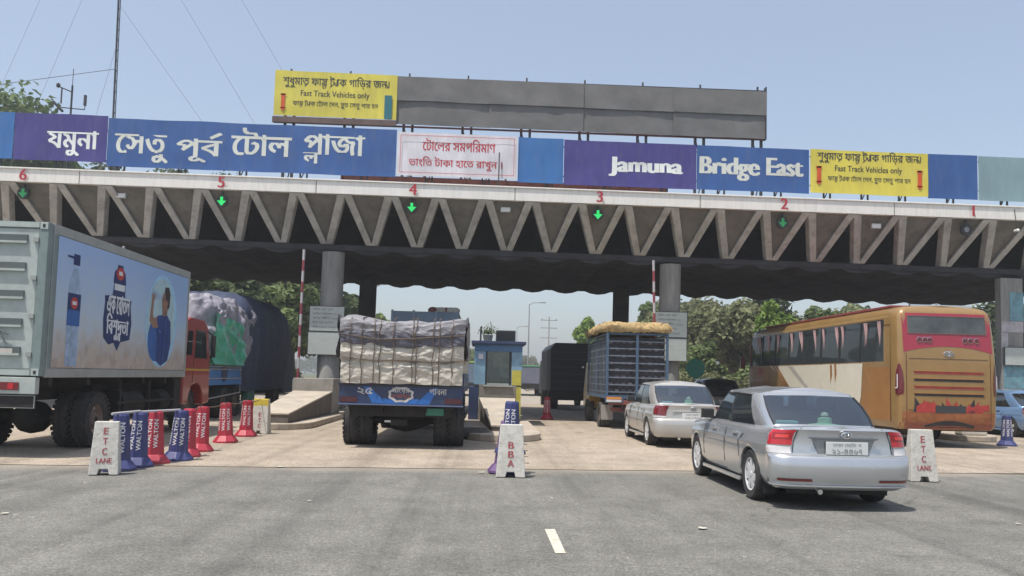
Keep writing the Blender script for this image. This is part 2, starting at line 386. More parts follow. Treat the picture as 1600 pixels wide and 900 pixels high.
# hanging green arrows
lamp_black = mat('signal_black', (.02, .022, .022), rough=.5)
sig_green = mat('signal_green', (.03, .75, .16), emit=.42, var=.02)
sig_dim = mat('signal_green_dim', (.03, .30, .10), emit=.18, var=.02)
WORD = {'6': 'six at the far left end', '5': 'five above the box truck', '4': 'four left of the middle', '3': 'three above the striped boom', '2': 'two above the bus', '1': 'one at the right end'}
def signal(x, z, num, lit=True, red=False):
    num = WORD[num]
    t = thing('lane_signal', 'green down arrow lane signal under number %s' % num if lit else 'unlit round lane signal under number %s' % num, 'lane signal', (x, 27.12, z), group='lane signals under the fascia')
    MB().lathe([(.19, .0), (.19, .09), (.15, .12)], lamp_black, axis='y', n=16).build('housing', t, smooth=True)
    MB().box(-.03, .03, .02, .07, .17, .32, lamp_black).build('hanger', t)
    if lit:
        mt = sig_dim if red else sig_green
        a = MB(); a.box(-.045, .045, -.012, -.004, 0, .15, mt); a.face([(-.15, -.008, .02), (.15, -.008, .02), (0, -.008, -.15)], mt)
        a.build('arrow', t)
    else:
        MB().lathe([(.09, -.012), (.09, -.004)], mat('lens_grey', (.22, .23, .23), rough=.25), axis='y', n=12).build('lens', t)
    return t
for n, x, z, l, dim in (('6', -14.98, 6.98, True, True), ('5', -8.62, 6.93, True, False), ('4', -2.44, 6.93, True, False), ('3', 3.71, 6.89, True, False), ('2', 9.91, 6.83, True, True), ('1', 16.17, 6.80, False, False)):
    signal(x, z, n, l, dim)
flm = mat('floodlight_grey', (.42, .42, .40), rough=.4); flg = mat('flood_glass', (.75, .76, .74), rough=.2)
def flood(x, z, lab):
    t = thing('floodlight', lab, 'floodlight', (x, 27.30, z), group='floodlights under the fascia')
    MB().box(-.17, .17, 0, .12, -.09, .09, flm).build('housing', t, bevel=.02)
    MB().box(-.145, .145, -.008, -.001, -.065, .065, flg).build('glass', t)
    MB().tube([(-.19, .06, 0), (-.19, .06, .2), (.19, .06, .2), (.19, .06, 0)], .012, flm).build('bracket', t)
flood(-11.95, 7.05, 'white rectangular floodlight near the left end of the fascia'); flood(.65, 7.0, 'white rectangular floodlight at the middle of the fascia'); flood(13.17, 6.86, 'white rectangular floodlight near the right end of the fascia')
t = thing('bullet_camera', 'small white camera on a rod at the right end of the fascia', 'camera', (17.75, 26.9, 6.78))
MB().tube([(0, .1, .75), (0, 0, .1)], .012, lamp_black).build('rod', t); MB().lathe([(.03, -.1), (.05, -.08), (.05, .1), (.02, .12)], flg, axis='y', n=10).build('body', t, smooth=True)

# ------------------------------------------------------------------ banners on the roof edge
steel = mat('frame_steel', (.06, .062, .065), rough=.55, metal=.3, var=.3)
def vinyl(name, c): return mat(name, c, rough=.5, var=.14, scale=1.2, bump=.6, bscale=1.5, dirt=.5, dirtcol=tuple(x * .65 + .07 for x in c), stretch=(1.6, 1, .4))
navy = vinyl('vinyl_blue', (.032, .10, .30)); purple = vinyl('vinyl_purple', (.055, .045, .215)); blue2 = vinyl('vinyl_light_blue', (.035, .15, .40))
yel = vinyl('vinyl_yellow', (.70, .60, .08)); whitev = vinyl('vinyl_white', (.70, .68, .72)); greyteal = vinyl('vinyl_grey_green', (.22, .33, .36))
ltr_w = mat('lettering_white', (.80, .82, .80), rough=.6, var=.05); ltr_g = mat('lettering_cream', (.66, .68, .62), rough=.6, var=.08)
ltr_r = mat('lettering_red', (.50, .05, .06), rough=.6); ltr_k = mat('lettering_black', (.05, .05, .04), rough=.6); ltr_o = mat('arrow_orange', (.62, .09, .015), rough=.6, var=.15)
def zl(x): return -.0052 * x        # the roof's slope
SURF = []
def cling(gap=.006, lo=0):
    S = SURF[lo:]
    def f(p):
        z = p.z - zl(p.x)
        for a, b, c, d, fn in reversed(S):
            if a - .02 <= p.x <= b + .02 and c <= z <= d: return Vector((p.x, fn(p.x, z) - gap, p.z))
        return p
    return f
def sheet(x0, x1, z0, z1, mt, name, parent, y=27.2, amp=.02, seed=0.0):
    # a stretched vinyl sheet with slack and creases; zero at the frame
    nu = max(6, int((x1 - x0) / .22)); nv = 8
    def fn(u, v):
        x = x0 + (x1 - x0) * u; z = z0 + (z1 - z0) * v
        w = amp * (nz(x * .9 + seed, z * 1.2, 1) + .5 * nz(x * 2.3 + z * 1.8, z * 2.2 + seed, 7))
        return (x, y + w, z + zl(x) + .018 * nz(x * .7 + seed, 5 + (1 if v > .5 else 0)) * (1 if v in (0, 1) else 0))
    SURF.append((x0, x1, z0, z1, lambda x, z: y + amp * (nz(x * .9 + seed, z * 1.2, 1) + .5 * nz(x * 2.3 + z * 1.8, z * 2.2 + seed, 7))))
    f = MB().grid(fn, nu, nv, mt)
    f.grid(lambda u, v: tuple(a + b for a, b in zip(fn(u, v), (0, .012, 0))), nu, nv, mt)
    return f.build(name, parent, smooth=True, angle=60)
def posts(x0, x1, n, zt_, parent, y=27.42, base=7.76):
    for k in range(n):
        x = x0 + (x1 - x0) * (k + .5) / n
        for dx in (-.10, .12):
            MB().box(x + dx - .025, x + dx + .025, y - .025, y + .025, base - .02 + zl(x), zt_ + zl(x), steel).build('post', parent)
        MB().tube([(x - .1, y + .03, base + zl(x)), (x + .14, y + .03, base + .55 + zl(x))], .018, steel).build('brace', parent)
    for z in (8.2, 9.2):
        MB().box(x0 + .05, x1 - .05, y - .06, y - .028, z - .02, z + .02, steel).build('rail', parent)
UX, VZ = (1, 0, -.0052), (.0052, 0, 1)
def T(n, tk, m_, p, x, z, **kw): return lettering(n, tk, m_, p, (x, 27.14, z), UX, VZ, bend=cling(), **kw)
b = thing('station_banner', 'long blue and purple banner with white Bengali name of the toll plaza', 'banner', (0, 0, 0))
sheet(-22, -15.45, 8.03, 9.575, blue2, 'panel', b, seed=1); sheet(-15.43, -12.45, 8.03, 9.58, purple, 'panel', b, seed=2); sheet(-12.43, -3.02, 7.92, 9.52, navy, 'panel', b, seed=3)
posts(-21, -3.1, 9, 9.5, b)
T('lettering', 'যমুনা', ltr_w, b, -13.55, 8.52, width=1.66, height=.84, bold=.035)
T('lettering', 'েসতু', ltr_g, b, -11.33, 8.43, width=1.74, height=.92, bold=.03)
T('lettering', ['পূ', 'ব', REPH], ltr_g, b, -9.46, 8.43, width=1.48, height=1.0, bold=.03)
T('lettering', 'েটাল', ltr_g, b, -7.45, 8.50, width=1.98, height=.92, bold=.03)
T('lettering', [('o', 'ল', .02, -.32, .72, .60), 'প', 'াজা'], ltr_g, b, -5.07, 8.62, width=2.02, height=1.0, bold=.03)
b = thing('notice_banner', 'white banner with red Bengali lettering about change', 'banner')
sheet(-2.98, .99, 7.99, 9.44, whitev, 'panel', b, y=27.14, seed=4); posts(-2.9, .9, 2, 9.4, b, y=27.5)
for (x0, x1, z0, z1) in ((-2.88, .89, 9.33, 9.345), (-2.88, .89, 8.09, 8.105), (-2.88, -2.865, 8.09, 9.345), (.875, .89, 8.09, 9.345)):
    MB().box(x0, x1, 27.085, 27.09, z0, z1, ltr_r).build('border', b)
lettering('lettering', 'েটােলর সমপিরমাণ', ltr_r, b, (-.95, 27.075, 8.86), UX, VZ, width=2.42, height=.42, bold=.02, bend=cling())
lettering('lettering', 'ভাংিত টাকা হােত রাখুন ।', ltr_r, b, (-1.05, 27.075, 8.33), UX, VZ, width=3.1, height=.42, bold=.02, bend=cling())
MB().box(.37, .41, 27.04, 27.07, 7.75, 8.85, steel).build('post', b)
b = thing('bridge_banner', 'blue and purple banner with the English name Jamuna Bridge East', 'banner')
sheet(1.02, 2.53, 7.92, 9.44, blue2, 'panel', b, seed=5); sheet(2.55, 7.0, 7.90, 9.42, purple, 'panel', b, seed=6, amp=.03); sheet(7.02, 10.83, 7.92, 9.42, navy, 'panel', b, seed=7)
posts(1.1, 10.8, 5, 9.4, b)
T('lettering', 'Jamuna', ltr_w, b, 5.3, 8.36 + .03, width=2.5, height=.66, bold=.055)
T('lettering', 'Bridge', ltr_g, b, 8.13, 8.37 + .05, width=2.05, height=.78, bold=.055)
T('lettering', 'East', ltr_g, b, 10.0, 8.38 + .06, width=1.28, height=.6, bold=.055)
def fast_text(p, xc, z0, w, y, k):
    L_ = lambda tk, z, ww, hh, bd, mt=ltr_k, dx=0: lettering('lettering', tk, mt, p, (xc + dx, y, z), UX, VZ, width=ww, height=hh, bold=bd, band=.045, bend=cling())
    L_(['শুধুমা', 'ত', ('k', -.45), RA(0), ('k', .45), ' ফা', ('o', 'ট', .1, -.28, .8, .62), 'স', ' ', RA(.05), 'ট', YA, ('k', .22), 'াক', ' গািড়র', ' জন', YA], z0 + 1.0 * k, w * .90, .44 * k, .02)
    L_('Fast Track Vehicles only', z0 + .63 * k, w * .58, .26 * k, .015, dx=-.03)
    L_(['ফা', ('o', 'ট', .1, -.28, .8, .62), 'স', ' ', RA(.05), 'ট', YA, ('k', .22), 'াক', ' েটাল েদন, ', RA(.05), 'দুত েসতু পার হন'], z0 + .30 * k, w * .72, .26 * k, .01)
def arrow(p, x, y, z0, z1, mt):
    y = cling()(Vector((x, y, (z0 + z1) / 2))).y - .012
    a = MB(); a.box(x - .07, x + .07, y, y + .005, z0 + .1, z1, mt); a.box(x - .10, x + .10, y, y + .005, z1 - .06, z1 + .002, mt); a.face([(x - .12, y, z0 + .14), (x + .12, y, z0 + .14), (x, y, z0)], mt); a.build('arrow', p)
b = thing('fast_track_banner', 'yellow fast track banner between two plain blue banners', 'banner')
sheet(10.86, 14.89, 7.95, 9.43, yel, 'panel', b, y=27.16, seed=8); posts(10.9, 14.8, 3, 9.4, b, y=27.5)
fast_text(b, 12.87, 8.02, 3.95, 27.105, 1.0)
arrow(b, 11.15, 27.10, 8.15, 8.80, ltr_o); arrow(b, 14.6, 27.10, 8.10, 8.76, ltr_o)
b = thing('blank_blue_banner', 'plain dark blue banner right of the yellow one', 'banner')
sheet(14.91, 16.62, 7.93, 9.45, navy, 'panel', b, seed=9); posts(14.95, 16.6, 1, 9.4, b)
b = thing('blank_grey_banner', 'plain faded grey green banner at the right end of the roof', 'banner')
sheet(16.66, 22.5, 7.92, 9.44, greyteal, 'panel', b, seed=10); posts(16.7, 22.4, 3, 9.4, b)
# billboard behind, on its own stage
tarp_g = mat('billboard_grey', (.17, .166, .162), rough=.85, var=.2, scale=.9, bump=.9, bscale=1.3, dirt=.5, dirtcol=(.20, .19, .18))
rust = mat('rust_steel', (.16, .055, .045), rough=.8, var=.35, scale=4)
bb = thing('billboard', 'tall grey blank billboard on posts above the banners', 'billboard', (0, 0, 0))
for i in range(4):
    x0 = -3.36 + i * 3.42; dy = .03 * (i % 2)
    sheet(x0 - .04, x0 + 3.44, 11.46, 12.36, tarp_g, 'tarpaulin', bb, y=30 - dy, amp=.024, seed=20 + i); sheet(x0 - .04, x0 + 3.44, 10.58, 11.50, tarp_g, 'tarpaulin', bb, y=30.06 - dy, amp=.024, seed=30 + i)
MB().box(-7.85, 10.34, 30.1, 30.16, 12.34, 12.40, steel).build('top_rail', bb); MB().box(-7.85, 10.34, 30.1, 30.16, 10.50, 10.56, rust).build('bottom_rail', bb)
MB().box(-7.86, -3.37, 29.94, 30.06, 10.49, 10.70, mat('billboard_sill', (.15, .10, .09), rough=.8, var=.2)).build('sill', bb)
MB().box(10.30, 10.34, 29.98, 30.2, 10.5, 12.5, steel).build('side_rail', bb)
for k in range(9):
    x = -7.3 + k * 2.17
    for dx in (-.16, .16): MB().box(x + dx - .045, x + dx + .045, 30.2, 30.3, 7.66, 12.42, steel).build('post', bb)
    MB().box(x - .03, x + .03, 30.17, 30.23, 12.4, 12.56, steel).build('post_cap', bb)
    MB().tube([(x - .16, 30.3, 7.7), (x + .16, 30.3, 9.2), (x - .16, 30.3, 10.6)], .025, steel).build('brace', bb)
fb = thing('fast_track_billboard', 'yellow fast track sheet on the left end of the grey billboard', 'banner')
sheet(-7.83, -3.38, 10.71, 12.38, yel, 'panel', fb, y=29.98, seed=11)
fast_text(fb, -5.6, 10.80, 4.3, 29.92, 1.1)
arrow(fb, -7.5, 29.91, 10.90, 11.55, ltr_o)
MB().box(-3.82, -3.55, 29.945, 29.955, 10.74, 11.62, mat('print_teal', (.02, .16, .19), rough=.6)).build('stripe', fb)
rb = thing('roof_parapet', 'low rust red barrier lying on the roof behind the fascia', 'barrier')
for k in range(8):
    x = -4.9 + k * 1.385
    MB().box(x + .01, x + 1.375, 27.9, 27.96, 7.66, 8.12 + zl(x), rust).build('panel', rb)
    MB().box(x - .03, x + .03, 27.84, 27.898, 7.66, 8.16, rust).build('post', rb)
# mast, weather station, guy wires
t = thing('radio_mast', 'tall slim lattice radio mast rising above the left banner', 'mast', (-13.94, 31, 7.6))
m_ = MB()
for k in range(3):
    a = 2.09 * k; m_.tube([(.05 * math.cos(a), .05 * math.sin(a), 0), (.045 * math.cos(a) - .25, .045 * math.sin(a), 16)], .018, steel, n=5)
m_.build('rail', t)
m_ = MB()
for i in range(40):
    z = i * .4; dx = -.25 * z / 16
    P_ = [Vector((.05 * math.cos(2.09 * k) + dx, .05 * math.sin(2.09 * k), z + (.2 if k % 2 else 0))) for k in range(4)]
    m_.tube(P_, .008, steel, n=4)
tag(m_.build('lacing', t), kind='stuff')
wire = mat('guy_wire', (.16, .17, .18), rough=.5)
for (z, x1, y1, z1) in ((15.5, 9, 8, .1), (11.5, 6.5, 6, .1), (7.5, 5, 4, .1), (15.5, -8.5, 4, .1), (11.5, -6, 3, .1), (6.0, -2.2, 1.5, .1), (5.0, -4.2, -1.5, 3.6)):
    MB().tube([(-.25 * z / 16, 0, z), (x1, y1, z1)], (.005 if z > 5.5 else .012), wire, n=4).build('guy_wire', t)
t = thing('weather_station', 'small weather station with anemometers on a short mast, left of the radio mast', 'weather station', (-15.58, 31, 7.6))
MB().tube([(0, 0, 0), (0, 0, 4.3)], .035, steel).build('pole', t)
MB().tube([(0, 0, 4.3), (0, 0, 4.95)], .012, steel).build('lightning_rod', t)
MB().tube([(-.5, 0, 4.25), (0, 0, 4.05)], .022, steel).build('arm', t); MB().tube([(-.35, 0, 3.45), (.5, 0, 3.4), (.5, 0, 3.85)], .022, steel).build('arm', t)
MB().lathe([(.02, -.1), (.07, -.06), (.07, .04), (.02, .08)], steel, n=10, M=Matrix.Translation((-.52, 0, 4.3))).build('cup', t, smooth=True)
MB().box(-.40, -.36, -.02, .02, 3.6, 4.2, steel).build('sensor', t); MB().tube([(-.66, 0, 3.66), (-.3, 0, 3.3)], .05, steel).build('wind_vane', t)
MB().box(.46, .54, -.04, .04, 3.55, 3.95, steel).build('sensor', t)
MB().box(-.24, -.02, -.1, .1, 2.5, 3.15, mat('box_grey', (.4, .41, .42), rough=.5)).build('control_box', t); MB().box(.04, .2, -.1, .1, 2.5, 3.05, steel).build('battery_box', t)
# ------------------------------------------------------------------ shared vehicle pieces
tyre_m = mat('tyre_rubber', (.028, .028, .030), rough=.85, var=.3, scale=8, dirt=.5, dirtcol=(.10, .09, .075))
tyre_dusty = mat('tyre_dusty', (.06, .056, .052), rough=.9, var=.3, scale=7, dirt=.6, dirtcol=(.16, .14, .12))
black_m = mat('black_plastic', (.022, .022, .024), rough=.6, var=.2)
under_m = mat('chassis_dark', (.020, .019, .019), rough=.85, var=.3, scale=4, dirt=.4, dirtcol=(.06, .05, .045))
rim_m = mat('rim_alloy', (.66, .67, .68), rough=.35, metal=.25, var=.06)
chrome = mat('chrome', (.7, .71, .73), rough=.12, metal=1, var=.03)
plate_m = mat('plate_white', (.66, .67, .66), rough=.4, var=.05)
lamp_red = mat('lamp_red', (.50, .012, .022), rough=.12, coat=.8, var=.12, scale=14)
lamp_dkred = mat('lamp_dark_red', (.16, .01, .015), rough=.15, coat=.8, var=.1)
lamp_clear = mat('lamp_clear', (.62, .60, .60), rough=.15, coat=.6, var=.1, scale=20)
lamp_amber = mat('lamp_amber', (.65, .25, .05), rough=.2, var=.1)
car_glass = glass('car_glass', (.60, .74, .74), .10, base=.14); dark_glass = glass('dark_glass', (.22, .25, .26), .55)
cabin_dk = mat('cabin_dark', (.03, .03, .032), rough=.8); seat_m = mat('seat_grey', (.10, .10, .105), rough=.9, var=.2)
def M_(x, y, z, rz=0.0): return Matrix.Translation((x, y, z)) @ Matrix.Rotation(rz, 4, 'Z')
def alloy_wheel(parent, x, y, r, w, out, spokes=7, tm=None):
    # out: +1 when the outer face looks to +x
    M = Matrix.Translation((x, y, r))
    t = MB(); h = w / 2; rr = r * .66
    t.lathe([(rr, -h * .86), (r * .92, -h), (r * .985, -h * .8), (r, -h * .5), (r, h * .5), (r * .985, h * .8), (r * .92, h), (rr, h * .86)], tm or tyre_m, axis='x', n=32, M=M, cap=False)
    wh = t.build('wheel', parent, smooth=True)
    m = MB(); o = out * h
    def ringp(r0, r1, a, b):
        n = 28; vs = []; fs = []
        for j in range(n):
            c, s_ = math.cos(6.2832 * j / n), math.sin(6.2832 * j / n)
            vs += [(a, r0 * c, r0 * s_), (b, r1 * c, r1 * s_)]
        for j in range(n): k = (j + 1) % n; fs.append((2 * j, 2 * k, 2 * k + 1, 2 * j + 1))
        m.add(vs, fs, rim_m, M)
    ringp(rr, rr * .93, o * .9, o * .80); ringp(rr * .93, rr * .9, o * .80, o * .3)
    m.lathe([(rr * .98, o * .18), (rr * .98, o * .24)], black_m, axis='x', n=24, M=M)
    for k in range(spokes):
        Q = M @ Matrix.Rotation(6.2832 * k / spokes, 4, 'X')
        m.add([(o * .82, -.045, rr * .12), (o * .82, .045, rr * .12), (o * .80, .042, rr * .95), (o * .80, -.042, rr * .95),
               (o * .45, -.045, rr * .12), (o * .45, .045, rr * .12), (o * .5, .036, rr * .95), (o * .5, -.036, rr * .95)],
              [(0, 1, 2, 3), (4, 7, 6, 5), (0, 3, 7, 4), (1, 5, 6, 2), (0, 4, 5, 1), (3, 2, 6, 7)], rim_m, Q)
    m.lathe([(rr * .2, o * .5), (rr * .2, o * .86), (rr * .12, o * .9)], rim_m, axis='x', n=14, M=M)
    m.build('rim', wh, smooth=True)
    return wh
def truck_wheel(parent, x, y, r, w, out, tm=None, hubm=None):
    M = Matrix.Translation((x, y, r)); h = w / 2; rr = r * .56
    t = MB(); t.lathe([(rr, -h * .9), (r * .88, -h), (r * .97, -h * .82), (r, -h * .55), (r, -h * .12), (r * .975, -h * .06), (r * .975, h * .06), (r, h * .12), (r, h * .55), (r * .97, h * .82), (r * .88, h), (rr, h * .9)], tm or tyre_m, axis='x', n=30, M=M, cap=False)
    for k in range(30):     # shoulder lugs
        for sd in (-1, 1):
            t.box(sd * h * .97 - .018, sd * h * .97 + .018, -.03, .03, r * .90, r * .992, tm or tyre_m, M @ Matrix.Rotation(6.2832 * k / 30 + (.1 if sd > 0 else 0), 4, 'X'))
    wh = t.build('wheel', parent, smooth=True)
    m = MB(); o = out * h; hm = hubm or mat('hub_paint', (.16, .12, .10), rough=.7, var=.3, dirt=.5)
    m.lathe([(rr * 1.0, o * .82), (rr * .92, o * .62), (rr * .6, o * .25), (rr * .55, o * .3), (rr * .42, o * .7), (rr * .2, o * .78)], hm, axis='x', n=20, M=M, cap=False)
    m.lathe([(rr * .99, o * .1), (rr * .99, o * .12)], under_m, axis='x', n=20, M=M)
    for k in range(8):
        a = 6.2832 * k / 8; m.box(min(o * .3, o * .45), max(o * .3, o * .45), -.02, .02, rr * .68, rr * .76, chrome, M @ Matrix.Rotation(a, 4, 'X'))
    m.build('hub', wh, smooth=True)
    return wh

# ------------------------------------------------------------------ sedans
def sedan(name, label, loc, paint, L=4.36, W=1.70, Hh=1.45, style=0, rz=0.0, simple=False, group='silver sedans queuing in the lanes'):
    t = thing(name, label, 'car', loc, rz, group)
    hw = W / 2; R0 = .315; ya, yb = .95, .95 + 2.6; zc = .31; RA_ = .352
    # levels: (z rear, half width, rear y, front y)
    LV = [(.235, .90, .10, .18), (.275, .955, .035, .09), (.36, .985, .0, .03), (.50, 1.0, -.008, .0), (.60, 1.0, .0, .0), (.635, .998, .03, .01), (.655, .990, .075, .02),
          (.705, 1.0, .083, .04), (.735, .992, .086, .05), (.75, .978, .087, .055), (.82, .966, .09, .09), (.885, .94, .085, .14), (.912, .90, .075, .2), (.93, .85, .10, .28)]
    if style == 1: LV = [(a, b * (.99 if a > .6 else 1), c * .8, d) for a, b, c, d in LV]
    nr, nc = 9, 6
    ys = sorted(set([.36, .45, .54] + [ya + RA_ * math.sin(R(d)) for d in range(-90, 91, 15)] + [1.45, 1.8, 2.15, 2.5, 2.8, 3.05] + [yb + RA_ * math.sin(R(d)) for d in range(-90, 91, 15)] + [3.98]))
    ys = [y for y in ys if y > .33]
    def plan(w, y0, y1):
        P = []; c = .26
        for i in range(nr):
            x = (w - c) * i / (nr - 1); P.append((x, y0 + .10 * (x / w) ** 2.4))
        cy = y0 + .10 * ((w - c) / w) ** 2.4
        for i in range(1, nc + 1):
            a = R(90) * i / (nc + 1); P.append((w - c + c * math.sin(a), cy + (c + .0) * (1 - math.cos(a)) * .85))
        for y in ys:
            tp = 1 - .05 * sstep(1.2, .2, y) - .07 * sstep(3.2, L, y); P.append((w * tp, y))
        c = .34; cy = y1 - .16
        for i in range(1, nc + 1):
            a = R(90) * (1 - i / (nc + 1)); P.append(((w * .93 - c) + c * math.sin(a), cy - c * (1 - math.cos(a)) * .8))
        for i in range(nr):
            x = (w * .93 - c) * (1 - i / (nr - 1)); P.append((x, y1 - .16 * (x / (w * .9)) ** 2))
        return P
    rings = []
    for (z, wf, r0, f0) in LV:
        ring = []
        for (x, y) in plan(hw * wf, r0, L - f0):
            zz = z
            if z > .60: zz = .60 + (z - .60) * (1 - .28 * sstep(2.7, L, y))
            zz += .02 * sstep(.9, .0, y) * (z > .8)
            for yc in (ya, yb):
                if abs(y - yc) < RA_ + 1e-6: zz = max(zz, min(zc + math.sqrt(max(0, RA_ ** 2 - (y - yc) ** 2)), .70))
            ring.append((x, y, zz))
        rings.append(ring)
    n = len(rings[0]); b = MB()
    def strip(A, B, mt):
        for sd in (1, -1):
            vs = [(sd * x, y, z) for x, y, z in A] + [(sd * x, y, z) for x, y, z in B]
            b.add(vs, [(i, i + 1, n + i + 1, n + i) for i in range(n - 1)], mt)
    for A, B in zip(rings, rings[1:]): strip(A, B, paint)
    top = rings[-1]
    prev = top
    for s_ in (.75, .5, .25, 0):
        cur = [(x * s_, y, z + .028 * (1 - s_ * s_)) for x, y, z in top]; strip(prev, cur, paint); prev = cur
    body = b.build('body', t, smooth=True, weld=True, angle=40)
    def S(u, zq, off=.004):
        # point on the rear/side skin: ring index u (float), height zq at the rear
        k = 0
        while k < len(LV) - 2 and LV[k + 1][0] < zq: k += 1
        f = max(0, min(1, (zq - LV[k][0]) / (LV[k + 1][0] - LV[k][0]))); i = min(int(u), n - 2); g = u - i
        def pt(kk, uu):
            ii = min(int(uu), n - 2); gg = uu - ii; a, c = Vector(rings[kk][ii]), Vector(rings[kk][ii + 1]); return a.lerp(c, gg)
        P = pt(k, u).lerp(pt(k + 1, u), f)
        d = (pt(k, min(u + .3, n - 1.01)) - pt(k, max(u - .3, 0))); N_ = Vector((d.y, -d.x, 0)).normalized() if d.length > 1e-6 else Vector((0, -1, 0))
        return P + N_ * off
    def patch(nm, mt, u0, u1, z0, z1, off=.006, sides=(1, -1), parent=t, nu=8, nv=3, taper=0.0):
        for sd in sides:
            q = MB(); fn = lambda u, v: S(u0 + (u1 - u0) * u, z0 + taper * u + (z1 - z0 - taper * u) * v, off)
            q.grid(lambda u, v: tuple(fn(u, v) * 1 if sd == 1 else Vector((-fn(u, v).x, fn(u, v).y, fn(u, v).z))), nu, nv, mt)
            q.build(nm, parent, smooth=True)
    ue = nr + nc
    # cabin: matched rings at the belt and the roof edge; panes are the same faces in glass
    zb0 = .95; zr = Hh - .062
    stn = [(0, .56, 0.945, 0, 1.16, zr + .02), (.56, .60, 0.940, .52, 1.18, zr + .010), (.62, .62, 0.935, .575, 1.195, zr), (.685, .71, 0.925, .60, 1.27, zr - .008), (.70, .90, 0.910, .615, 1.36, zr - .005), (.715, 1.06, 0.900, .625, 1.47, zr + .002), (.745, 1.95, 0.875, .64, 1.98, zr + .02), (.745, 2.03, 0.873, .64, 2.06, zr + .02), (.735, 2.98, 0.850, .615, 2.48, zr + .01), (.70, 3.08, 0.850, .585, 2.58, zr), (.64, 3.20, 0.855, .53, 2.66, zr + .005), (.40, 3.33, 0.875, .38, 2.75, zr + .02), (0, 3.40, 0.885, 0, 2.79, zr + .025)]
    if style == 1: stn = [(x, y, z, X * 1.02, Y + .06 * (Y < 1.5), Z) for x, y, z, X, Y, Z in stn]
    vv = [0, .06, .30, .60, .90, 1]
    def cp(i, v):
        x, y, z, X, Y, Z = stn[i]; bl = .035 * math.sin(math.pi * v)
        return Vector((x + (X - x) * v + (bl if x > .3 else 0), y + (Y - y) * v + (-.03 if i <= 3 else .03 if i >= 9 else 0) * math.sin(math.pi * v), z + (Z - z) * v))
    c = MB(); gl = {'rear_window': MB(), 'side_window': MB(), 'windscreen': MB()}
    trim = MB()
    kindof = lambda i: 'rear_window' if i < 2 else 'side_window' if i in (5, 7) else 'windscreen' if i >= 10 else None
    SW = {1: MB(), -1: MB()}
    for i in range(len(stn) - 1):
        for j in range(len(vv) - 1):
            for sd in (1, -1):
                P = [cp(i, vv[j]), cp(i + 1, vv[j]), cp(i + 1, vv[j + 1]), cp(i, vv[j + 1])]; P = [(p.x * sd, p.y, p.z) for p in P]
                kd = kindof(i) if 0 < j < len(vv) - 2 + 0 else None
                if kd == 'side_window': SW[(sd, i)] = SW.get((sd, i), MB()); SW[(sd, i)].face(P, dark_glass)
                elif kd: gl[kd].face(P, car_glass)
                else: c.face(P, black_m if (i == 6 and j in (1, 2, 3)) else paint)
    # quarter glass in the rear part of the C pillar
    roof = [cp(i, 1) for i in range(len(stn))]
    prev = [(p.x, p.y, p.z) for p in roof]; m_ = len(roof)
    for s_ in (.8, .55, .28, 0):
        cur = [(p.x * s_, p.y + (.03 if p.y < 1.4 else -.02) * (1 - s_), p.z + .062 * (1 - s_ * s_)) for p in roof]
        for sd in (1, -1):
            vs = [(sd * x, y, z) for x, y, z in prev] + [(sd * x, y, z) for x, y, z in cur]
            c.add(vs, [(i, i + 1, m_ + i + 1, m_ + i) for i in range(m_ - 1)], paint)
        prev = cur
    c.build('roof', t, smooth=True, weld=True, angle=38)
    gl['rear_window'].build('rear_window', t, smooth=True, weld=True); gl['windscreen'].build('windscreen', t, smooth=True, weld=True)
    for k, q in SW.items():
        if q.v: q.build('side_window', t, smooth=True, weld=True)
    # black seal round the rear window and the side glass
    for sd in (1, -1):
        q = MB(); pts = [cp(2, v) for v in (.06, .3, .6, .9)]; q.tube([(p.x * sd, p.y - .004, p.z + .004) for p in pts], .011, black_m, n=4)
        q.tube([((cp(i, .06).x + .004) * sd, cp(i, .06).y, cp(i, .06).z) for i in range(5, 9)], .012, black_m, n=4); q.tube([((cp(i, .92).x + .004) * sd, cp(i, .92).y, cp(i, .92).z) for i in range(5, 9)], .011, black_m, n=4)
        tag(q.build('window_seal', t), kind='stuff')
    # inside
    q = MB(); q.box(-.62, .62, .66, 1.30, .86, .905, cabin_dk); q.box(-.66, .66, .7, 3.2, .20, .60, cabin_dk); q.build('parcel_shelf', t)
    for (x0, x1, y, z1) in ((-.58, .58, 1.32, 1.12), (-.56, -.08, 2.25, 1.15), (.08, .56, 2.25, 1.15)):
        MB().box(x0, x1, y, y + .16, .5, z1, seat_m).build('seat', t, bevel=.04)
    for x, y in ((-.36, 1.36), (.36, 1.36), (-.32, 2.28), (.32, 2.28)): MB().box(x - .13, x + .13, y, y + .10, 1.1, 1.30, seat_m).build('headrest', t, bevel=.04)
    if not simple:
        pl = mat('plush_green', (.40, .60, .42), rough=1, var=.3, scale=9); ps = mat('plush_teal', (.25, .50, .55), rough=1, var=.3); pr = mat('plush_red', (.45, .14, .10), rough=1); pw = mat('plush_white', (.7, .72, .66), rough=1)
        q = MB(); q.lathe([(.02, .906), (.22, .915), (.21, .955), (.09, .975), (.085, 1.04), (.02, 1.06)], pl, n=18, M=Matrix.Translation((.12, .90, 0))); q.lathe([(.02, 1.06), (.05, 1.07), (.045, 1.1), (.01, 1.115)], pw, n=12, M=Matrix.Translation((.12, .9, 0)))
        q.box(.02, .22, .74, .80, .907, .96, pr); q.build('sun_hat', t, smooth=True)
        MB().box(-.50, -.25, .80, .95, .907, 1.0, ps).build('tissue_box', t, bevel=.02)
    # underside and wheel wells
    q = MB(); q.box(-.60, .60, .25, L - .25, .17, .30, under_m); q.box(-hw + .07, hw - .07, ya + .38, yb - .38, .19, .30, under_m)
    q.box(-.58, .58, .2, .5, .20, .34, under_m); q.build('floor_pan', t)
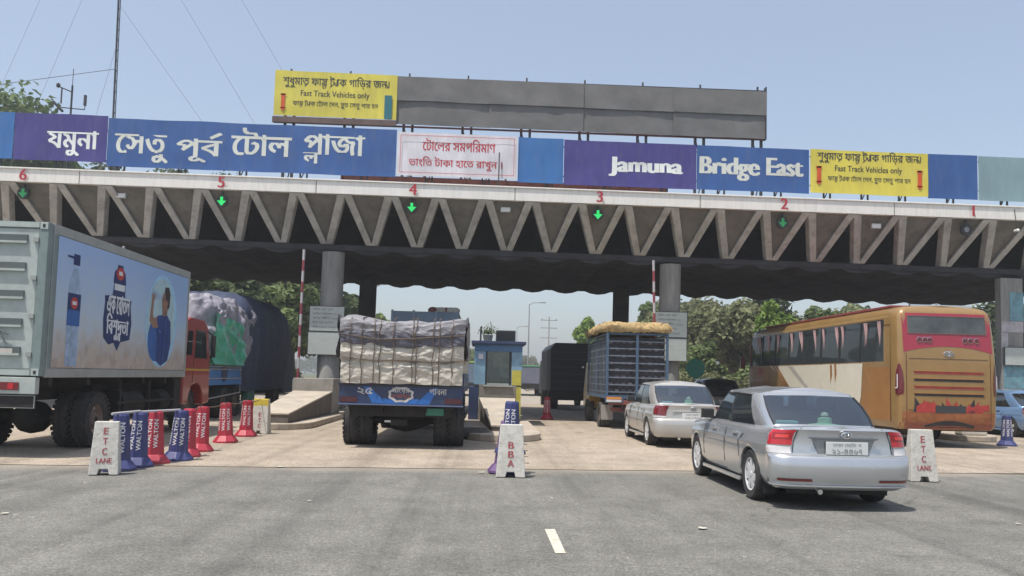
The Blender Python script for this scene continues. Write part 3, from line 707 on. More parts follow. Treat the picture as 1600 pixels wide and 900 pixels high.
    for yc in (ya, yb):
        for sd in (-1, 1):
            w_ = MB(); k = 14
            vs = [(sd * xx, yc + RA_ * math.cos(math.pi * i / k), zc + RA_ * math.sin(math.pi * i / k)) for xx in (hw * .955, .52) for i in range(k + 1)]
            w_.add(vs, [(i, i + 1, k + 2 + i, k + 1 + i) for i in range(k)], under_m); w_.box(sd * .52 - .01, sd * .52 + .01, yc - RA_, yc + RA_, .15, zc + RA_, under_m)
            w_.build('wheel_well', t)
            alloy_wheel(t, sd * (hw - .115), yc, R0, .195, sd, 7 if style == 0 else 5)
    q = MB(); q.box(-hw + .25, hw - .25, ya - .62, ya - .40, .17, .24, under_m)
    for sd in (-1, 1): q.box(sd * (hw - .15) - .07, sd * (hw - .15) + .07, ya - .36, ya - .35, .12, .30, black_m)
    q.build('mud_flap', t)
    # rear end details
    if style == 0:
        patch('tail_light', lamp_red, nr - .55, ue + .3, .745, .905, .010, nv=4); patch('tail_light', lamp_clear, nr - .5, ue + .2, .65, .742, .010)
        patch('reflector', lamp_dkred, nr - 3.5, ue - 3.2, .335, .365, .008, nv=1)
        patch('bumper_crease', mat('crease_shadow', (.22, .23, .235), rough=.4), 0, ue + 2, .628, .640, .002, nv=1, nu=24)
        q = MB(); q.prism([(-.38, .825), (.38, .825), (.42, .848), (-.42, .848)], .052, .075, 'y', mat('handle_grey', (.22, .23, .25), rough=.25, metal=.7)); q.build('trunk_handle', t, bevel=.006)
        q = MB(); fr_ = mat('recess_shade', (.30, .315, .33), rough=.3, metal=.5, coat=.3)  # darker tone carries the shading of the plate recess
        q.prism([(-.30, .65), (.30, .65), (.37, .822), (-.37, .822)], .079, .088, 'y', fr_); q.build('plate_recess', t)
        px, pz = .03, .725
    else:
        patch('tail_light', lamp_dkred, nr - 1.0, ue + .6, .70, .905, .010, nv=4, taper=.05); patch('tail_light', lamp_clear, nr - 1.0, ue + .2, .665, .70, .010)
        q = MB(); q.box(-.44, .44, .062, .078, .80, .83, fr2 := mat('recess_pale', (.5, .51, .5), rough=.3)); q.build('trunk_strip', t)
        px, pz = .02, .70
    pt = MB().box(px - .25, px + .25, .045, .058, pz - .075, pz + .075, plate_m).build('number_plate', t, bevel=.004)
    lettering('lettering', ['ঢাকা েম', RA(.05), 'েটা গ'], mat('plate_ink', (.18, .20, .18)), pt, (px, .0425, pz + .02), (1, 0, 0), (0, 0, 1), width=.34, height=.055, band=.06)
    lettering('lettering', '২১-৪৪৬৭' if style == 0 else '২৩-১৭৫৪', MATS['plate_ink'], pt, (px, .0425, pz - .065), (1, 0, 0), (0, 0, 1), width=.36, height=.06, band=.05)
    q = MB(); k = 20
    q.tube([(.062 * math.cos(6.2832 * i / k) + px, .058, .875 + .036 * math.sin(6.2832 * i / k)) for i in range(k + 1)], .008, chrome, n=5, cap=False)
    q.tube([(.025 * math.cos(6.2832 * i / k) + px, .056, .875 + .032 * math.sin(6.2832 * i / k)) for i in range(k + 1)], .006, chrome, n=5, cap=False)
    q.tube([(.05 * math.cos(6.2832 * i / k) + px, .056, .892 + .014 * math.sin(6.2832 * i / k)) for i in range(k + 1)], .006, chrome, n=5, cap=False)
    q.build('emblem', t)
    if style == 0:
        for sd in (1, -1):
            for (u0, u1, z0, z1, mt) in ((nr - .3, ue - 2.2, .80, .87, mat('lamp_red_deep', (.30, .008, .015), rough=.1, coat=.8)), (nr + .3, ue - 3.0, .815, .85, mat('lamp_red_bright', (.75, .05, .04), rough=.1, coat=.8))):
                q = MB(); fn = lambda u, v: S(u0 + (u1 - u0) * u, z0 + (z1 - z0) * v, .0135 if z0 > .81 else .012)
                q.grid(lambda u, v: (fn(u, v).x * sd, fn(u, v).y, fn(u, v).z), 5, 2, mt); q.build('lamp_core', t, smooth=True)
            q = MB(); q.tube([((p := S(nr - .55 + (ue + .85 - nr) * k / 8, .7435, .012)).x * sd, p.y, p.z) for k in range(9)], .006, chrome, n=4); q.build('lamp_trim', t)
        q = MB(); q.tube([(S(u, .285, .010).x * sg, S(u, .285, .010).y, .285) for sg, rng in ((-1, [ue - k * .5 for k in range(2 * ue)]), (1, [k * .5 for k in range(2 * ue)])) for u in rng], .012, paint, n=5); q.build('bumper_lip', t)
    # gaps: boot lid, doors, sill; handles and mirrors
    gap = mat('panel_gap', (.03, .03, .032), rough=.8)
    q = MB()
    for sd in (1, -1):
        P = [S(nr - .8, z, .002) for z in (.665, .78, .90, .955)]; q.tube([(p.x * sd, p.y, p.z) for p in P], .006, gap, n=4)
        def side(y, z):
            i = min(range(nr + nc, nr + nc + len(ys)), key=lambda a: abs(rings[3][a][1] - y)); i = max(nr + nc, i - 1)
            w_ = [r_[i] for r_ in rings]; k = 0
            while k < len(w_) - 2 and w_[k + 1][2] < z: k += 1
            f = max(0, min(1, (z - w_[k][2]) / max(1e-4, w_[k + 1][2] - w_[k][2]))); return (sd * (w_[k][0] + (w_[k + 1][0] - w_[k][0]) * f + .001), y, z)
        for y in (2.0, 3.06): q.tube([side(y, z) for z in (.27, .4, .55, .7, .83, .90)], .006, gap, n=4)
        q.tube([side(1.32, .5), side(1.38, .70), side(1.24, .80), side(1.22, .92)], .006, gap, n=4)
        q.tube([side(y, .275) for y in (1.35, 2, 2.6, 3.1)], .006, gap, n=4)
    tag(q.build('panel_gaps', t), kind='stuff')
    for sd in (1, -1):
        for y in (1.55, 2.55):
            p = side(y, .80) if sd == -1 else (-side(y, .80)[0], y, .80)
            MB().box(min(p[0], p[0] + sd * .028), max(p[0], p[0] + sd * .028), y - .10, y + .10, .79, .825, paint).build('door_handle', t, bevel=.01)
        q = MB(); q.box(sd * .84 - .085, sd * .84 + .085, 2.83, 2.90, .93, 1.06, black_m); q.box(sd * .84 - .09, sd * .84 + .09, 2.902, 2.96, .925, 1.065, paint); q.box(min(sd * .70, sd * .80), max(sd * .70, sd * .80), 2.88, 2.94, .92, .95, black_m)
        q.build('wing_mirror', t, bevel=.015)
        q = MB(); q.box(min(sd * (hw - .05), sd * (hw - .01)), max(sd * (hw - .05), sd * (hw - .01)), ya + .4, yb - .4, .185, .235, paint); q.build('sill', t, bevel=.01)
    q = MB(); q.tube([(-.30, .02, .22), (-.30, .22, .22)], .03, chrome, n=10); q.build('exhaust', t)
    q = MB(); q.tube([(0, .10, .99 + .0), (.0, .105, 1.0)], .01, black_m); 
    return t
silver = mat('silver_paint', (.56, .575, .59), rough=.26, metal=.68, var=.03, coat=.6, dirt=.12, dirtcol=(.36, .34, .31))
pearl = mat('pearl_paint', (.46, .45, .43), rough=.32, metal=.35, var=.03, coat=.5, dirt=.15, dirtcol=(.45, .42, .38))
sedan('silver_sedan', 'silver sedan nearest the road edge with bright red tail lights', (4.27, 9.62, 0), silver, Hh=1.405)
sedan('pearl_sedan', 'pale pearl sedan queuing behind the blue cage truck', (4.62, 18.0, 0), pearl, style=1, Hh=1.45)
skyblue = mat('sky_blue_paint', (.20, .33, .55), rough=.3, metal=.4, coat=.6, var=.04)
sedan('blue_sedan', 'light blue sedan half cut off at the right edge behind the blue cone', (17.35, 24.6, 0), skyblue, style=1, simple=True, group='cars beyond the bus')
dkgreen = mat('dark_paint', (.035, .045, .045), rough=.25, metal=.4, coat=.7, var=.04)
sedan('dark_sedan', 'dark sedan partly hidden between the pearl sedan and the bus', (9.15, 30.5, 0), dkgreen, simple=True, Hh=1.6, group='cars beyond the bus')
# ------------------------------------------------------------------ box truck at the left
cont_lt = mat('container_pale', (.42, .47, .44), rough=.55, var=.08, dirt=.4, dirtcol=(.26, .27, .25))
cont_gr = mat('container_grey_green', (.20, .255, .245), rough=.55, var=.12, dirt=.4, dirtcol=(.12, .14, .13))
cont_gap = mat('container_shadow_gap', (.10, .12, .12), rough=.7)
cab_red = mat('cab_red', (.33, .035, .028), rough=.35, coat=.4, var=.1, dirt=.4, dirtcol=(.14, .04, .03))
frame_gal = mat('frame_grey', (.33, .35, .33), rough=.5, var=.1, dirt=.4, dirtcol=(.2, .2, .18))
def ad_material():
    m = bpy.data.materials.new('advert_print'); m.use_nodes = True; N = m.node_tree.nodes; L = m.node_tree.links; b = N['Principled BSDF']; b.inputs['Roughness'].default_value = .35
    tc = N.new('ShaderNodeTexCoord'); sp = N.new('ShaderNodeSeparateXYZ'); L.new(tc.outputs['Object'], sp.inputs[0])
    nzs = N.new('ShaderNodeTexNoise'); nzs.inputs['Scale'].default_value = 3.2; nzs.inputs['Detail'].default_value = 7; L.new(tc.outputs['Object'], nzs.inputs['Vector'])
    ad = N.new('ShaderNodeMath'); ad.operation = 'MULTIPLY_ADD'; ad.inputs[1].default_value = .9; L.new(nzs.outputs['Fac'], ad.inputs[0]); L.new(sp.outputs['Z'], ad.inputs[2])
    mr = N.new('ShaderNodeMapRange'); mr.inputs['From Min'].default_value = 1.6; mr.inputs['From Max'].default_value = 3.9; L.new(ad.outputs[0], mr.inputs['Value'])
    r = N.new('ShaderNodeValToRGB'); e = r.color_ramp.elements
    for k, (p, c) in enumerate(((0, (.25, .21, .16)), (.20, (.33, .29, .24)), (.36, (.36, .40, .42)), (.5, (.32, .42, .52)), (.75, (.22, .37, .58)), (1, (.19, .33, .60)))):
        if k >= 2: e.new(.5)
        e[k].position = p
        e[k].color = c + (1,)
    L.new(mr.outputs[0], r.inputs['Fac'])
    # bluer towards the cab
    mr2 = N.new('ShaderNodeMapRange'); mr2.inputs['From Min'].default_value = 2.2; mr2.inputs['From Max'].default_value = 5.5; mr2.inputs['To Max'].default_value = .65; L.new(sp.outputs['Y'], mr2.inputs['Value'])
    mz = N.new('ShaderNodeMapRange'); mz.inputs['From Min'].default_value = 2.1; mz.inputs['From Max'].default_value = 3.0; L.new(sp.outputs['Z'], mz.inputs['Value'])
    mu = N.new('ShaderNodeMath'); mu.operation = 'MULTIPLY'; L.new(mr2.outputs[0], mu.inputs[0]); L.new(mz.outputs[0], mu.inputs[1])
    mx = N.new('ShaderNodeMix'); mx.data_type = 'RGBA'; mx.inputs['B'].default_value = (.09, .25, .50, 1); L.new(mu.outputs[0], mx.inputs['Factor']); L.new(r.outputs[0], mx.inputs['A'])
    # mottled crowd at the foot of the print
    v = N.new('ShaderNodeTexVoronoi'); v.inputs['Scale'].default_value = 7; L.new(tc.outputs['Object'], v.inputs['Vector'])
    mz2 = N.new('ShaderNodeMapRange'); mz2.inputs['From Min'].default_value = 2.15; mz2.inputs['From Max'].default_value = 1.5; mz2.inputs['To Max'].default_value = .5; L.new(ad.outputs[0], mz2.inputs['Value']); mz2.inputs['From Min'].default_value = 2.55; mz2.inputs['From Max'].default_value = 1.9
    mx2 = N.new('ShaderNodeMix'); mx2.data_type = 'RGBA'; mx2.blend_type = 'MIX'; L.new(mz2.outputs[0], mx2.inputs['Factor']); L.new(mx.outputs['Result'], mx2.inputs['A']); rv = N.new('ShaderNodeValToRGB'); ev = rv.color_ramp.elements; ev.new(.5); ev[0].color = (.20, .14, .10, 1); ev[1].color = (.50, .42, .34, 1); ev[2].color = (.34, .26, .30, 1); L.new(v.outputs['Color'], rv.inputs['Fac']); L.new(rv.outputs[0], mx2.inputs['B'])
    hs = N.new('ShaderNodeHueSaturation'); hs.inputs['Saturation'].default_value = .8; hs.inputs['Value'].default_value = 1.35; L.new(mx2.outputs['Result'], hs.inputs['Color'])
    L.new(hs.outputs[0], b.inputs['Base Color']); return m
t = thing('box_truck', 'red box truck with a pale container and a bottled water advertisement on its side', 'truck', (-6.85, 13.2, 0))
CW, CL, Z0, Z1 = 2.42, 6.35, 1.28, 3.70
f = MB(); f.box(-CW + .01, -.012, .04, CL - .01, Z0 + .01, Z1 - .01, cont_lt); body = f.build('container', t)
f = MB()
for x in (-CW, -.14): f.box(x, x + .14, 0, .16, Z0, Z1, cont_gr)
f.box(-CW + .14, -.14, .0, .12, Z1 - .10, Z1, cont_lt); f.box(-CW + .14, -.14, 0, .12, Z0, Z0 + .10, cont_lt)
f.build('rear_frame', t, bevel=.012)
f = MB(); f.box(-.03, .012, .16, CL, Z1 - .15, Z1 + .005, frame_gal); f.box(-.03, .012, .16, CL, Z0 - .02, Z0 + .13, frame_gal); f.box(-.03, .012, CL - .12, CL, Z0 + .13, Z1 - .15, frame_gal); f.box(-.03, .014, .16, .30, Z0 + .13, Z1 - .15, cont_gr)
f.box(-CW, -CW + .1, .16, CL, Z1 - .15, Z1 + .005, frame_gal); f.build('side_frame', t, bevel=.01)
for x in (-.13, -CW + .01):
    for z in (Z0, Z1 - .12): 
        cc = MB().box(x, x + .12, -.012, -.002, z + .005, z + .115, cont_lt).build('corner_casting', t, bevel=.008); MB().box(x + .04, x + .08, -.016, -.0125, z + .035, z + .085, black_m).build('hole', cc)
for i in range(2):
    x0 = -CW + .15 + i * 1.07; d = MB(); d.box(x0, x0 + 1.05, .02, .10, Z0 + .11, Z1 - .11, cont_lt); do = d.build('door', t, bevel=.01)
    for k in range(5):
        z = Z0 + .35 + k * .44
        q = MB(); q.box(x0 + .10, x0 + .88, -.006, .018, z + .0, z + .10, cont_gap); q.box(x0 + .10, x0 + .88, -.03, .018, z - .035, z - .001, cont_lt); q.build('corrugation', do)
    for z in (Z0 + .3, Z0 + .9, Z0 + 1.5, Z0 + 2.1):
        MB().box(x0 + (.98 if i else -.03), x0 + 1.06 if i else x0 + .06, -.022, .018, z, z + .07, frame_gal).build('hinge', do)
MB().box(-.92, -.42, -.028, -.022, 1.62, 1.70, mat('sticker_cream', (.5, .46, .40))).build('sticker', t)
q = MB(); q.tube([(-.70, -.03, 1.92), (-.64, -.03, 1.98), (-.50, -.03, 1.92)], .012, cont_gap); q.tube([(-.64, -.03, 1.98), (-.52, -.03, 1.76)], .012, cont_gap); q.build('latch', t)
ad = MB().face([(.013, .305, Z0 + .14), (.013, CL - .13, Z0 + .14), (.013, CL - .13, Z1 - .16), (.013, .305, Z1 - .16)], ad_material()).build('advert_panel', t)
# printed bottle, slogan, ring and drinker (flat on the panel)
pb = mat('print_navy', (.012, .03, .13), rough=.4); pbl = mat('print_blue', (.03, .12, .38), rough=.4, var=.2); pwh = mat('print_white', (.66, .70, .74), rough=.4)
pgl = mat('print_bottle', (.30, .42, .58), rough=.35, var=.35, scale=5, dirt=.6, dirtcol=(.48, .55, .68)); prd = mat('print_red', (.50, .04, .03), rough=.4); psk = mat('print_skin', (.30, .17, .12), rough=.5, var=.25, scale=9); phr = mat('print_hair', (.03, .025, .03), rough=.6); psh = mat('print_shirt', (.015, .045, .20), rough=.5, var=.3, scale=6); prg = mat('print_ring', (.36, .62, .86), rough=.4, var=.2, scale=5); pin = mat('print_ring_inside', (.40, .58, .64), rough=.4, var=.2, scale=3)
def flat(nm, polys, par):
    q = MB()
    for d, (pl, mt) in enumerate(polys): q.face([(.016 + .0012 * d, y, z) for y, z in pl], mt)
    return q.build(nm, par)
def ell(cy, cz, ry, rz_, n=40): return [(cy + ry * math.cos(6.2832 * k / n), cz + rz_ * math.sin(6.2832 * k / n)) for k in range(n)]
by = .92
flat('bottle_print', [([(by - .20, 1.45), (by + .20, 1.45), (by + .21, 2.35), (by + .19, 2.75), (by + .10, 3.0), (by + .07, 3.08), (by - .07, 3.08), (by - .10, 3.0), (by - .19, 2.75), (by - .21, 2.35)], pgl),
    ([(by - .10, 3.14), (by + .12, 3.14), (by + .12, 3.32), (by - .10, 3.32)], pb), ([(by - .30, 3.245), (by - .10, 3.235), (by - .10, 3.275), (by - .30, 3.275)], pb),
    ([(by - .215, 2.12), (by + .215, 2.12), (by + .215, 2.66), (by - .215, 2.66)], pbl), ([(by - .215, 2.38), (by + .215, 2.38), (by + .215, 2.66), (by - .215, 2.66)], pb),
    (ell(by, 2.50, .12, .10, 14), prd), ([(by - .07, 2.47), (by + .07, 2.47), (by + .07, 2.53), (by - .07, 2.53)], pwh)], ad)
ly = 2.62
rnd = random.Random(5)
blob = [(ly + (.52 + .05 * rnd.random()) * sx, z) for sx, z in ((-.62, 1.86), (-1, 1.98), (-1.08, 2.3), (-1.0, 2.62), (-1.05, 2.74), (-.5, 2.78), (-.45, 3.0), (-.5, 3.02), (-.42, 3.22), (-.25, 3.28), (-.2, 3.36), (.2, 3.36), (.25, 3.28), (.42, 3.22), (.5, 3.02), (.45, 3.0), (.5, 2.78), (1.05, 2.74), (1, 2.62), (1.08, 2.3), (1, 1.98), (.3, 1.92), (.05, 1.75), (-.25, 1.9))]
lg = flat('slogan_print', [(blob, pb), (ell(ly, 3.20, .17, .12, 16), prd), ([(ly - .22, 2.88), (ly + .22, 2.88), (ly + .22, 3.0), (ly - .22, 3.0)], pwh)], ad)
lettering('lettering', 'এক েবাতল', pwh, lg, (.0205, ly, 2.44), (0, 1, 0), (0, 0, 1), width=.98, height=.36, bold=.055)
lettering('lettering', ['িবশু', ('o', 'ধ', .05, -.3, .7, .6), 'দ', 'তা'], pwh, lg, (.0205, ly, 2.06), (0, 1, 0), (0, 0, 1), width=.96, height=.50, bold=.055)
MB().face([(.0205, ly - .08, 3.17), (.0205, ly + .10, 3.17), (.0205, ly + .07, 3.24), (.0205, ly - .07, 3.25)], pwh).build('logo_mark', lg)
ry = 4.75
flat('drinker_print', [(ell(ry, 2.45, .86, .98), prg), (ell(ry - .03, 2.46, .76, .89), pin), (ell(ry - .28, 2.05, .42, .46, 20), pbl),
    ([(ry - .25, 2.55), (ry + .25, 2.62), (ry + .50, 2.45), (ry + .56, 2.0), (ry + .42, 1.62), (ry + .05, 1.50), (ry - .22, 1.60), (ry - .22, 2.1), (ry - .32, 2.3)], psh),
    ([(ry - .30, 2.54), (ry - .20, 2.30), (ry - .45, 2.28), (ry - .66, 2.42), (ry - .58, 2.90), (ry - .48, 2.92), (ry - .50, 2.54), (ry - .40, 2.48)], psk),
    ([(ry + .02, 2.56), (ry + .24, 2.58), (ry + .30, 2.80), (ry + .30, 3.05), (ry + .12, 3.12), (ry + .0, 3.02), (ry - .05, 2.9), (ry - .02, 2.72)], psk),
    ([(ry + .10, 3.02), (ry + .30, 2.7), (ry + .38, 2.78), (ry + .40, 3.05), (ry + .30, 3.2), (ry + .08, 3.18)], phr),
    ([(ry - .60, 2.92), (ry - .50, 2.86), (ry - .08, 2.92), (ry - .05, 2.97), (ry - .48, 3.06), (ry - .60, 3.04)], pgl), (ell(ry - .52, 2.93, .08, .07, 10), psk), (ell(ry + .22, 2.84, .045, .07, 10), psk), ([(ry + .0, 2.92), (ry + .09, 2.93), (ry + .09, 2.95), (ry + .0, 2.945)], phr),
    ([(ry + .03, 2.885), (ry + .08, 2.885), (ry + .08, 2.905), (ry + .03, 2.905)], phr), ([(ry - .03, 2.74), (ry + .05, 2.75), (ry + .05, 2.765), (ry - .03, 2.76)], mat('print_lip', (.25, .08, .07), rough=.5)), ([(ry + .06, 2.60), (ry + .24, 2.61), (ry + .25, 2.70), (ry + .12, 2.68)], mat('print_neck_shade', (.22, .12, .085), rough=.5)),
    ([(ry + .10, 1.6), (ry + .14, 1.6), (ry + .18, 2.5), (ry + .15, 2.5)], pbl), ([(ry - .20, 2.2), (ry - .05, 2.2), (ry - .02, 2.24), (ry - .2, 2.26)], pbl)], ad)
# chassis, lamps, axle, wheels, cab
f = MB(); f.box(-1.65, -1.5, .35, 8.4, .85, 1.12, under_m); f.box(-.92, -.77, .35, 8.4, .85, 1.12, under_m)
for y in (.5, 1.8, 3.0, 4.2, 5.4): f.box(-2.3, -.1, y, y + .12, 1.12, 1.275, under_m)
f.box(-1.5, -.92, .4, .55, .85, 1.1, under_m); f.build('chassis', t)
f = MB(); f.box(-CW + .02, -.04, -.02, .10, 1.0, 1.26, cont_lt); f.box(-CW + .02, -.06, .02, .06, .78, .98, under_m); rb_ = f.build('rear_bar', t, bevel=.01)
for x in (-.42, -1.95): 
    l_ = MB().box(x - .16, x + .13, -.035, -.0205, 1.06, 1.18, lamp_dkred).build('tail_light', t); MB().box(x - .03, x + .06, -.04, -.0355, 1.075, 1.165, lamp_red).build('lens', l_)
MB().tube([(-1.0, .55, .2), (-1.0, .55, .22)], .02, under_m).build('bracket', t)
red_hub = mat('axle_red', (.20, .02, .02), rough=.6, var=.3, dirt=.5)
q = MB(); q.lathe([(.07, -2.3), (.09, -2.0), (.1, -1.55), (.26, -1.38), (.3, -1.2), (.26, -1.02), (.1, -.85), (.09, -.4), (.07, -.1)], under_m, axis='x', n=18, M=Matrix.Translation((0, 2.2, .52)))
for x in (-2.0, -.4): q.box(x - .06, x + .06, 2.05, 2.35, .40, .64, red_hub)
q.build('rear_axle', t, smooth=True)
for y in (2.2,):
    for x, o in ((-.19, 1), (-.50, 1), (-CW + .19, -1), (-CW + .50, -1)): truck_wheel(t, x, y, .50, .27, o, tyre_m)
truck_wheel(t, -.24, 6.9, .50, .27, 1, tyre_m); truck_wheel(t, -CW + .24, 6.9, .50, .27, -1, tyre_m)
for y in (3.4,):
    q = MB(); q.lathe([(.28, 0), (.30, .03), (.30, .97), (.28, 1.0)], under_m, axis='y', n=20, M=Matrix.Translation((-.38, y, .72))); q.build('fuel_tank', t, smooth=True)
    MB().tube([(-.30, 5.2, .75), (-.30, 5.75, .75)], .24, under_m, n=16).build('air_tank', t, smooth=True)
    q = MB()
    for z in (.45, .75): q.box(-.05, -.02, 2.9, 5.9, z, z + .05, under_m)
    for yy in (3.0, 4.4, 5.8): q.box(-.06, -.021, yy, yy + .05, .45, 1.2, under_m)
    q.build('side_guard', t)
    MB().box(-.75, -.55, 3.0, 6.5, .42, 1.26, under_m).box(-2.2, -.1, 5.9, 6.38, .55, 1.26, under_m).build('dark_filler', t)  # dark boxes added to block the view beneath the container
cb = MB()
sec = [(0, 1.02), (0, 2.3), (.12, 2.6), (.4, 2.68), (1.35, 2.66), (1.62, 2.5), (1.86, 1.75), (1.92, .62), (1.45, .58), (1.40, .85), (1.22, 1.06), (.95, 1.12), (.6, 1.06), (.45, .85), (.38, .62), (.0, .62)]
cb.prism([(6.42 + y, z) for y, z in sec], -CW + .06, -.06, 'x', cab_red); cab = cb.build('cab', t, bevel=.04)
def cabp(nm, x, pts, mt, d=.012): return MB().prism([(6.42 + y, z) for y, z in pts], x - (d if x < -1 else 0), x + (0 if x < -1 else d), 'x', mt).build(nm, cab)
wg = mat('cab_window_dark', (.02, .03, .03), rough=.08, spec=.8); grl = mat('reflection_green', (.10, .22, .16), rough=.15)
cabp('side_window', -.06, [(.72, 1.72), (1.58, 1.72), (1.40, 2.38), (.76, 2.40)], wg); cabp('rear_window', -.06, [(.12, 1.78), (.50, 1.78), (.50, 2.36), (.20, 2.36)], glass('cab_side_glass', (.5, .6, .55), .3))
cabp('stripe', -.06, [(0, 1.46), (1.84, 1.46), (1.85, 1.41), (0, 1.41)], mat('stripe_yellow', (.50, .28, .04)), .006)
cabp('door_gap', -.06, [(.62, 1.1), (.64, 1.1), (.70, 2.45), (.68, 2.45)], black_m, .004)
q = MB(); q.box(.02, .12, 8.05, 8.12, 1.75, 2.3, black_m); q.tube([(-.05, 7.95, 2.4), (.06, 8.08, 2.3)], .02, black_m); q.build('mirror', cab, bevel=.01)

# ------------------------------------------------------------------ cloth-like loads
def load_shell(nm, levels, mt, parent, n_amp=.03, fq=3.0, seed=0.0, aniso=(1, 1, 1), cap=True, per=96, sag=0.0, rc=.35):
    # levels: (z, half width, y0, y1); rounded rectangle rings with wrinkles
    q = MB(); rings = []
    for (z, w, y0, y1) in levels:
        ring = []
        L_ = [2 * w - 2 * rc, y1 - y0 - 2 * rc]; tot = 2 * (L_[0] + L_[1]) + 2 * math.pi * rc
        for k in range(per):
            s_ = tot * k / per
            segs = [(L_[0], 0), (math.pi * rc / 2, 1), (L_[1], 2), (math.pi * rc / 2, 3), (L_[0], 4), (math.pi * rc / 2, 5), (L_[1], 6), (math.pi * rc / 2, 7)]
            for ln, kd in segs:
                if s_ <= ln + 1e-9: break
                s_ -= ln
            a = s_ / rc
            if kd == 0: p = (-w + rc + s_, y0)
            elif kd == 1: p = (w - rc + rc * math.sin(a), y0 + rc - rc * math.cos(a))
            elif kd == 2: p = (w, y0 + rc + s_)
            elif kd == 3: p = (w - rc + rc * math.cos(a), y1 - rc + rc * math.sin(a))
            elif kd == 4: p = (w - rc - s_, y1)
            elif kd == 5: p = (-w + rc - rc * math.sin(a), y1 - rc + rc * math.cos(a))
            elif kd == 6: p = (-w, y1 - rc - s_)
            else: p = (-w + rc - rc * math.cos(a), y0 + rc - rc * math.sin(a))
            d = n_amp * (nz(p[0] * fq * aniso[0] + seed, p[1] * fq * aniso[1], z * fq * aniso[2]) + .55 * nz(p[0] * fq * 2.3 * aniso[0], p[1] * fq * 2.3 * aniso[1] + seed, z * fq * 2.3 * aniso[2]) + .6 * (1 - 2 * abs(nz(p[0] * fq * .8 * aniso[0] + z * 1.1, p[1] * fq * .8 + seed, z * fq * aniso[2]))) + .45 * (1 - 3 * abs(nz(p[0] * fq * 1.9 - z * 2.3, p[1] * fq * 1.9 + seed, z * fq * 2.6 + p[0]))))
            cx, cy = p[0], p[1] - (y0 + y1) / 2; ll = math.hypot(cx, cy) + 1e-6
            e = sag * (abs(p[0]) / w) ** 3
            ring.append((p[0] + d * cx / ll, p[1] + d * cy / ll, z + .6 * d + e))
        rings.append(ring)
    V = [p for r_ in rings for p in r_]
    F = [(i * per + j, i * per + (j + 1) % per, (i + 1) * per + (j + 1) % per, (i + 1) * per + j) for i in range(len(rings) - 1) for j in range(per)]
    q.add(V, F, mt)
    if cap:
        prev = rings[-1]; cy = (levels[-1][2] + levels[-1][3]) / 2
        for s_ in (.9, .75, .55, .3, .05):
            cur = [(x * s_, cy + (y - cy) * s_, z + .05 * (1 - s_) - sag * (1 - s_) * .5 + n_amp * 1.2 * nz(x * s_ * fq * .7 + 3, y * s_ * fq * .7, seed)) for x, y, z in rings[-1]]
            q.add(prev + cur, [(j, (j + 1) % per, per + (j + 1) % per, per + j) for j in range(per)], mt); prev = cur
    return q.build(nm, parent, smooth=True, weld=True, angle=50)
rope_m = mat('rope_brown', (.14, .10, .075), rough=.9, var=.3)
cream_s = mat('plastic_cream', (.49, .46, .395), rough=.5, var=.14, scale=2, bump=.9, bscale=5, dirt=.5, dirtcol=(.36, .32, .26), stretch=(1, 1, 2.2))
tarp_p = mat('tarp_grey_violet', (.235, .23, .245), rough=.6, var=.2, scale=2.2, bump=.9, bscale=5, dirt=.4, dirtcol=(.35, .34, .38))
tarp_d = mat('tarp_dark_band', (.10, .10, .125), rough=.6, var=.25, scale=2.2, bump=.9, bscale=5)
blue_tr = mat('truck_blue', (.020, .036, .095), rough=.45, var=.25, coat=.2, dirt=.5, dirtcol=(.06, .07, .09)); blue_br = mat('truck_bright_blue', (.02, .13, .42), rough=.4, var=.2, coat=.2)
t = thing('sack_truck', 'loaded truck with cream sheeted cargo roped under a grey violet tarpaulin', 'truck', (-1.55, 16.4, 0))
def lev(pts, m=5):
    o_ = []
    for a, b in zip(pts, pts[1:]): o_ += [tuple(p + (q - p) * k / m for p, q in zip(a, b)) for k in range(m)]
    return o_ + [pts[-1]]
load_shell('sheeting', lev([(1.27, 1.15, -.03, 5.8), (1.36, 1.18, -.075, 5.82), (1.60, 1.185, -.08, 5.85), (1.69, 1.165, -.06, 5.8), (1.74, 1.16, -.055, 5.8)]), cream_s, t, .034, 2.2, 2.0, (1, 1, 2.2), cap=False, per=230, rc=.12)
load_shell('sheeting', lev([(1.71, 1.18, -.085, 5.8), (1.76, 1.195, -.10, 5.82), (1.98, 1.185, -.09, 5.85), (2.1, 1.165, -.06, 5.8)]), cream_s, t, .034, 2.2, 6.0, (1, 1, 2.2), cap=False, per=230, rc=.12)
load_shell('dark_tarpaulin', lev([(1.95, 1.20, -.115, 5.84), (2.05, 1.205, -.12, 5.86), (2.28, 1.19, -.10, 5.85)]), tarp_d, t, .036, 2.0, 5.0, (1, 1, 1.8), cap=False, per=230, rc=.14, sag=.06)
load_shell('tarpaulin', lev([(2.17, 1.22, -.14, 5.88), (2.36, 1.205, -.12, 5.87), (2.45, 1.17, -.07, 5.84), (2.49, 1.10, .02, 5.75)], 4), tarp_p, t, .036, 2.2, 9.0, (1, 1, 1.6), per=230, rc=.14, sag=.09)
for x, o in ((-1.24, -1), (1.24, 1)):      # gathered side folds
    q = MB(); q.grid(lambda u, v: (x + o * (.02 + .05 * math.sin(v * 9 + u * 14) * .5 + .03 * nz(u * 4, v * 5, o)), -.10 + u * 1.6, 1.75 + (.85 - .25 * u) * v), 14, 14, tarp_p)
    q.grid(lambda u, v: (x + o * (.005 + .05 * math.sin(v * 9 + u * 14) * .5 + .03 * nz(u * 4, v * 5, o)), -.095 + u * 1.6, 1.75 + (.85 - .25 * u) * v), 14, 14, tarp_p)
    q.build('tarpaulin_fold', t, smooth=True)
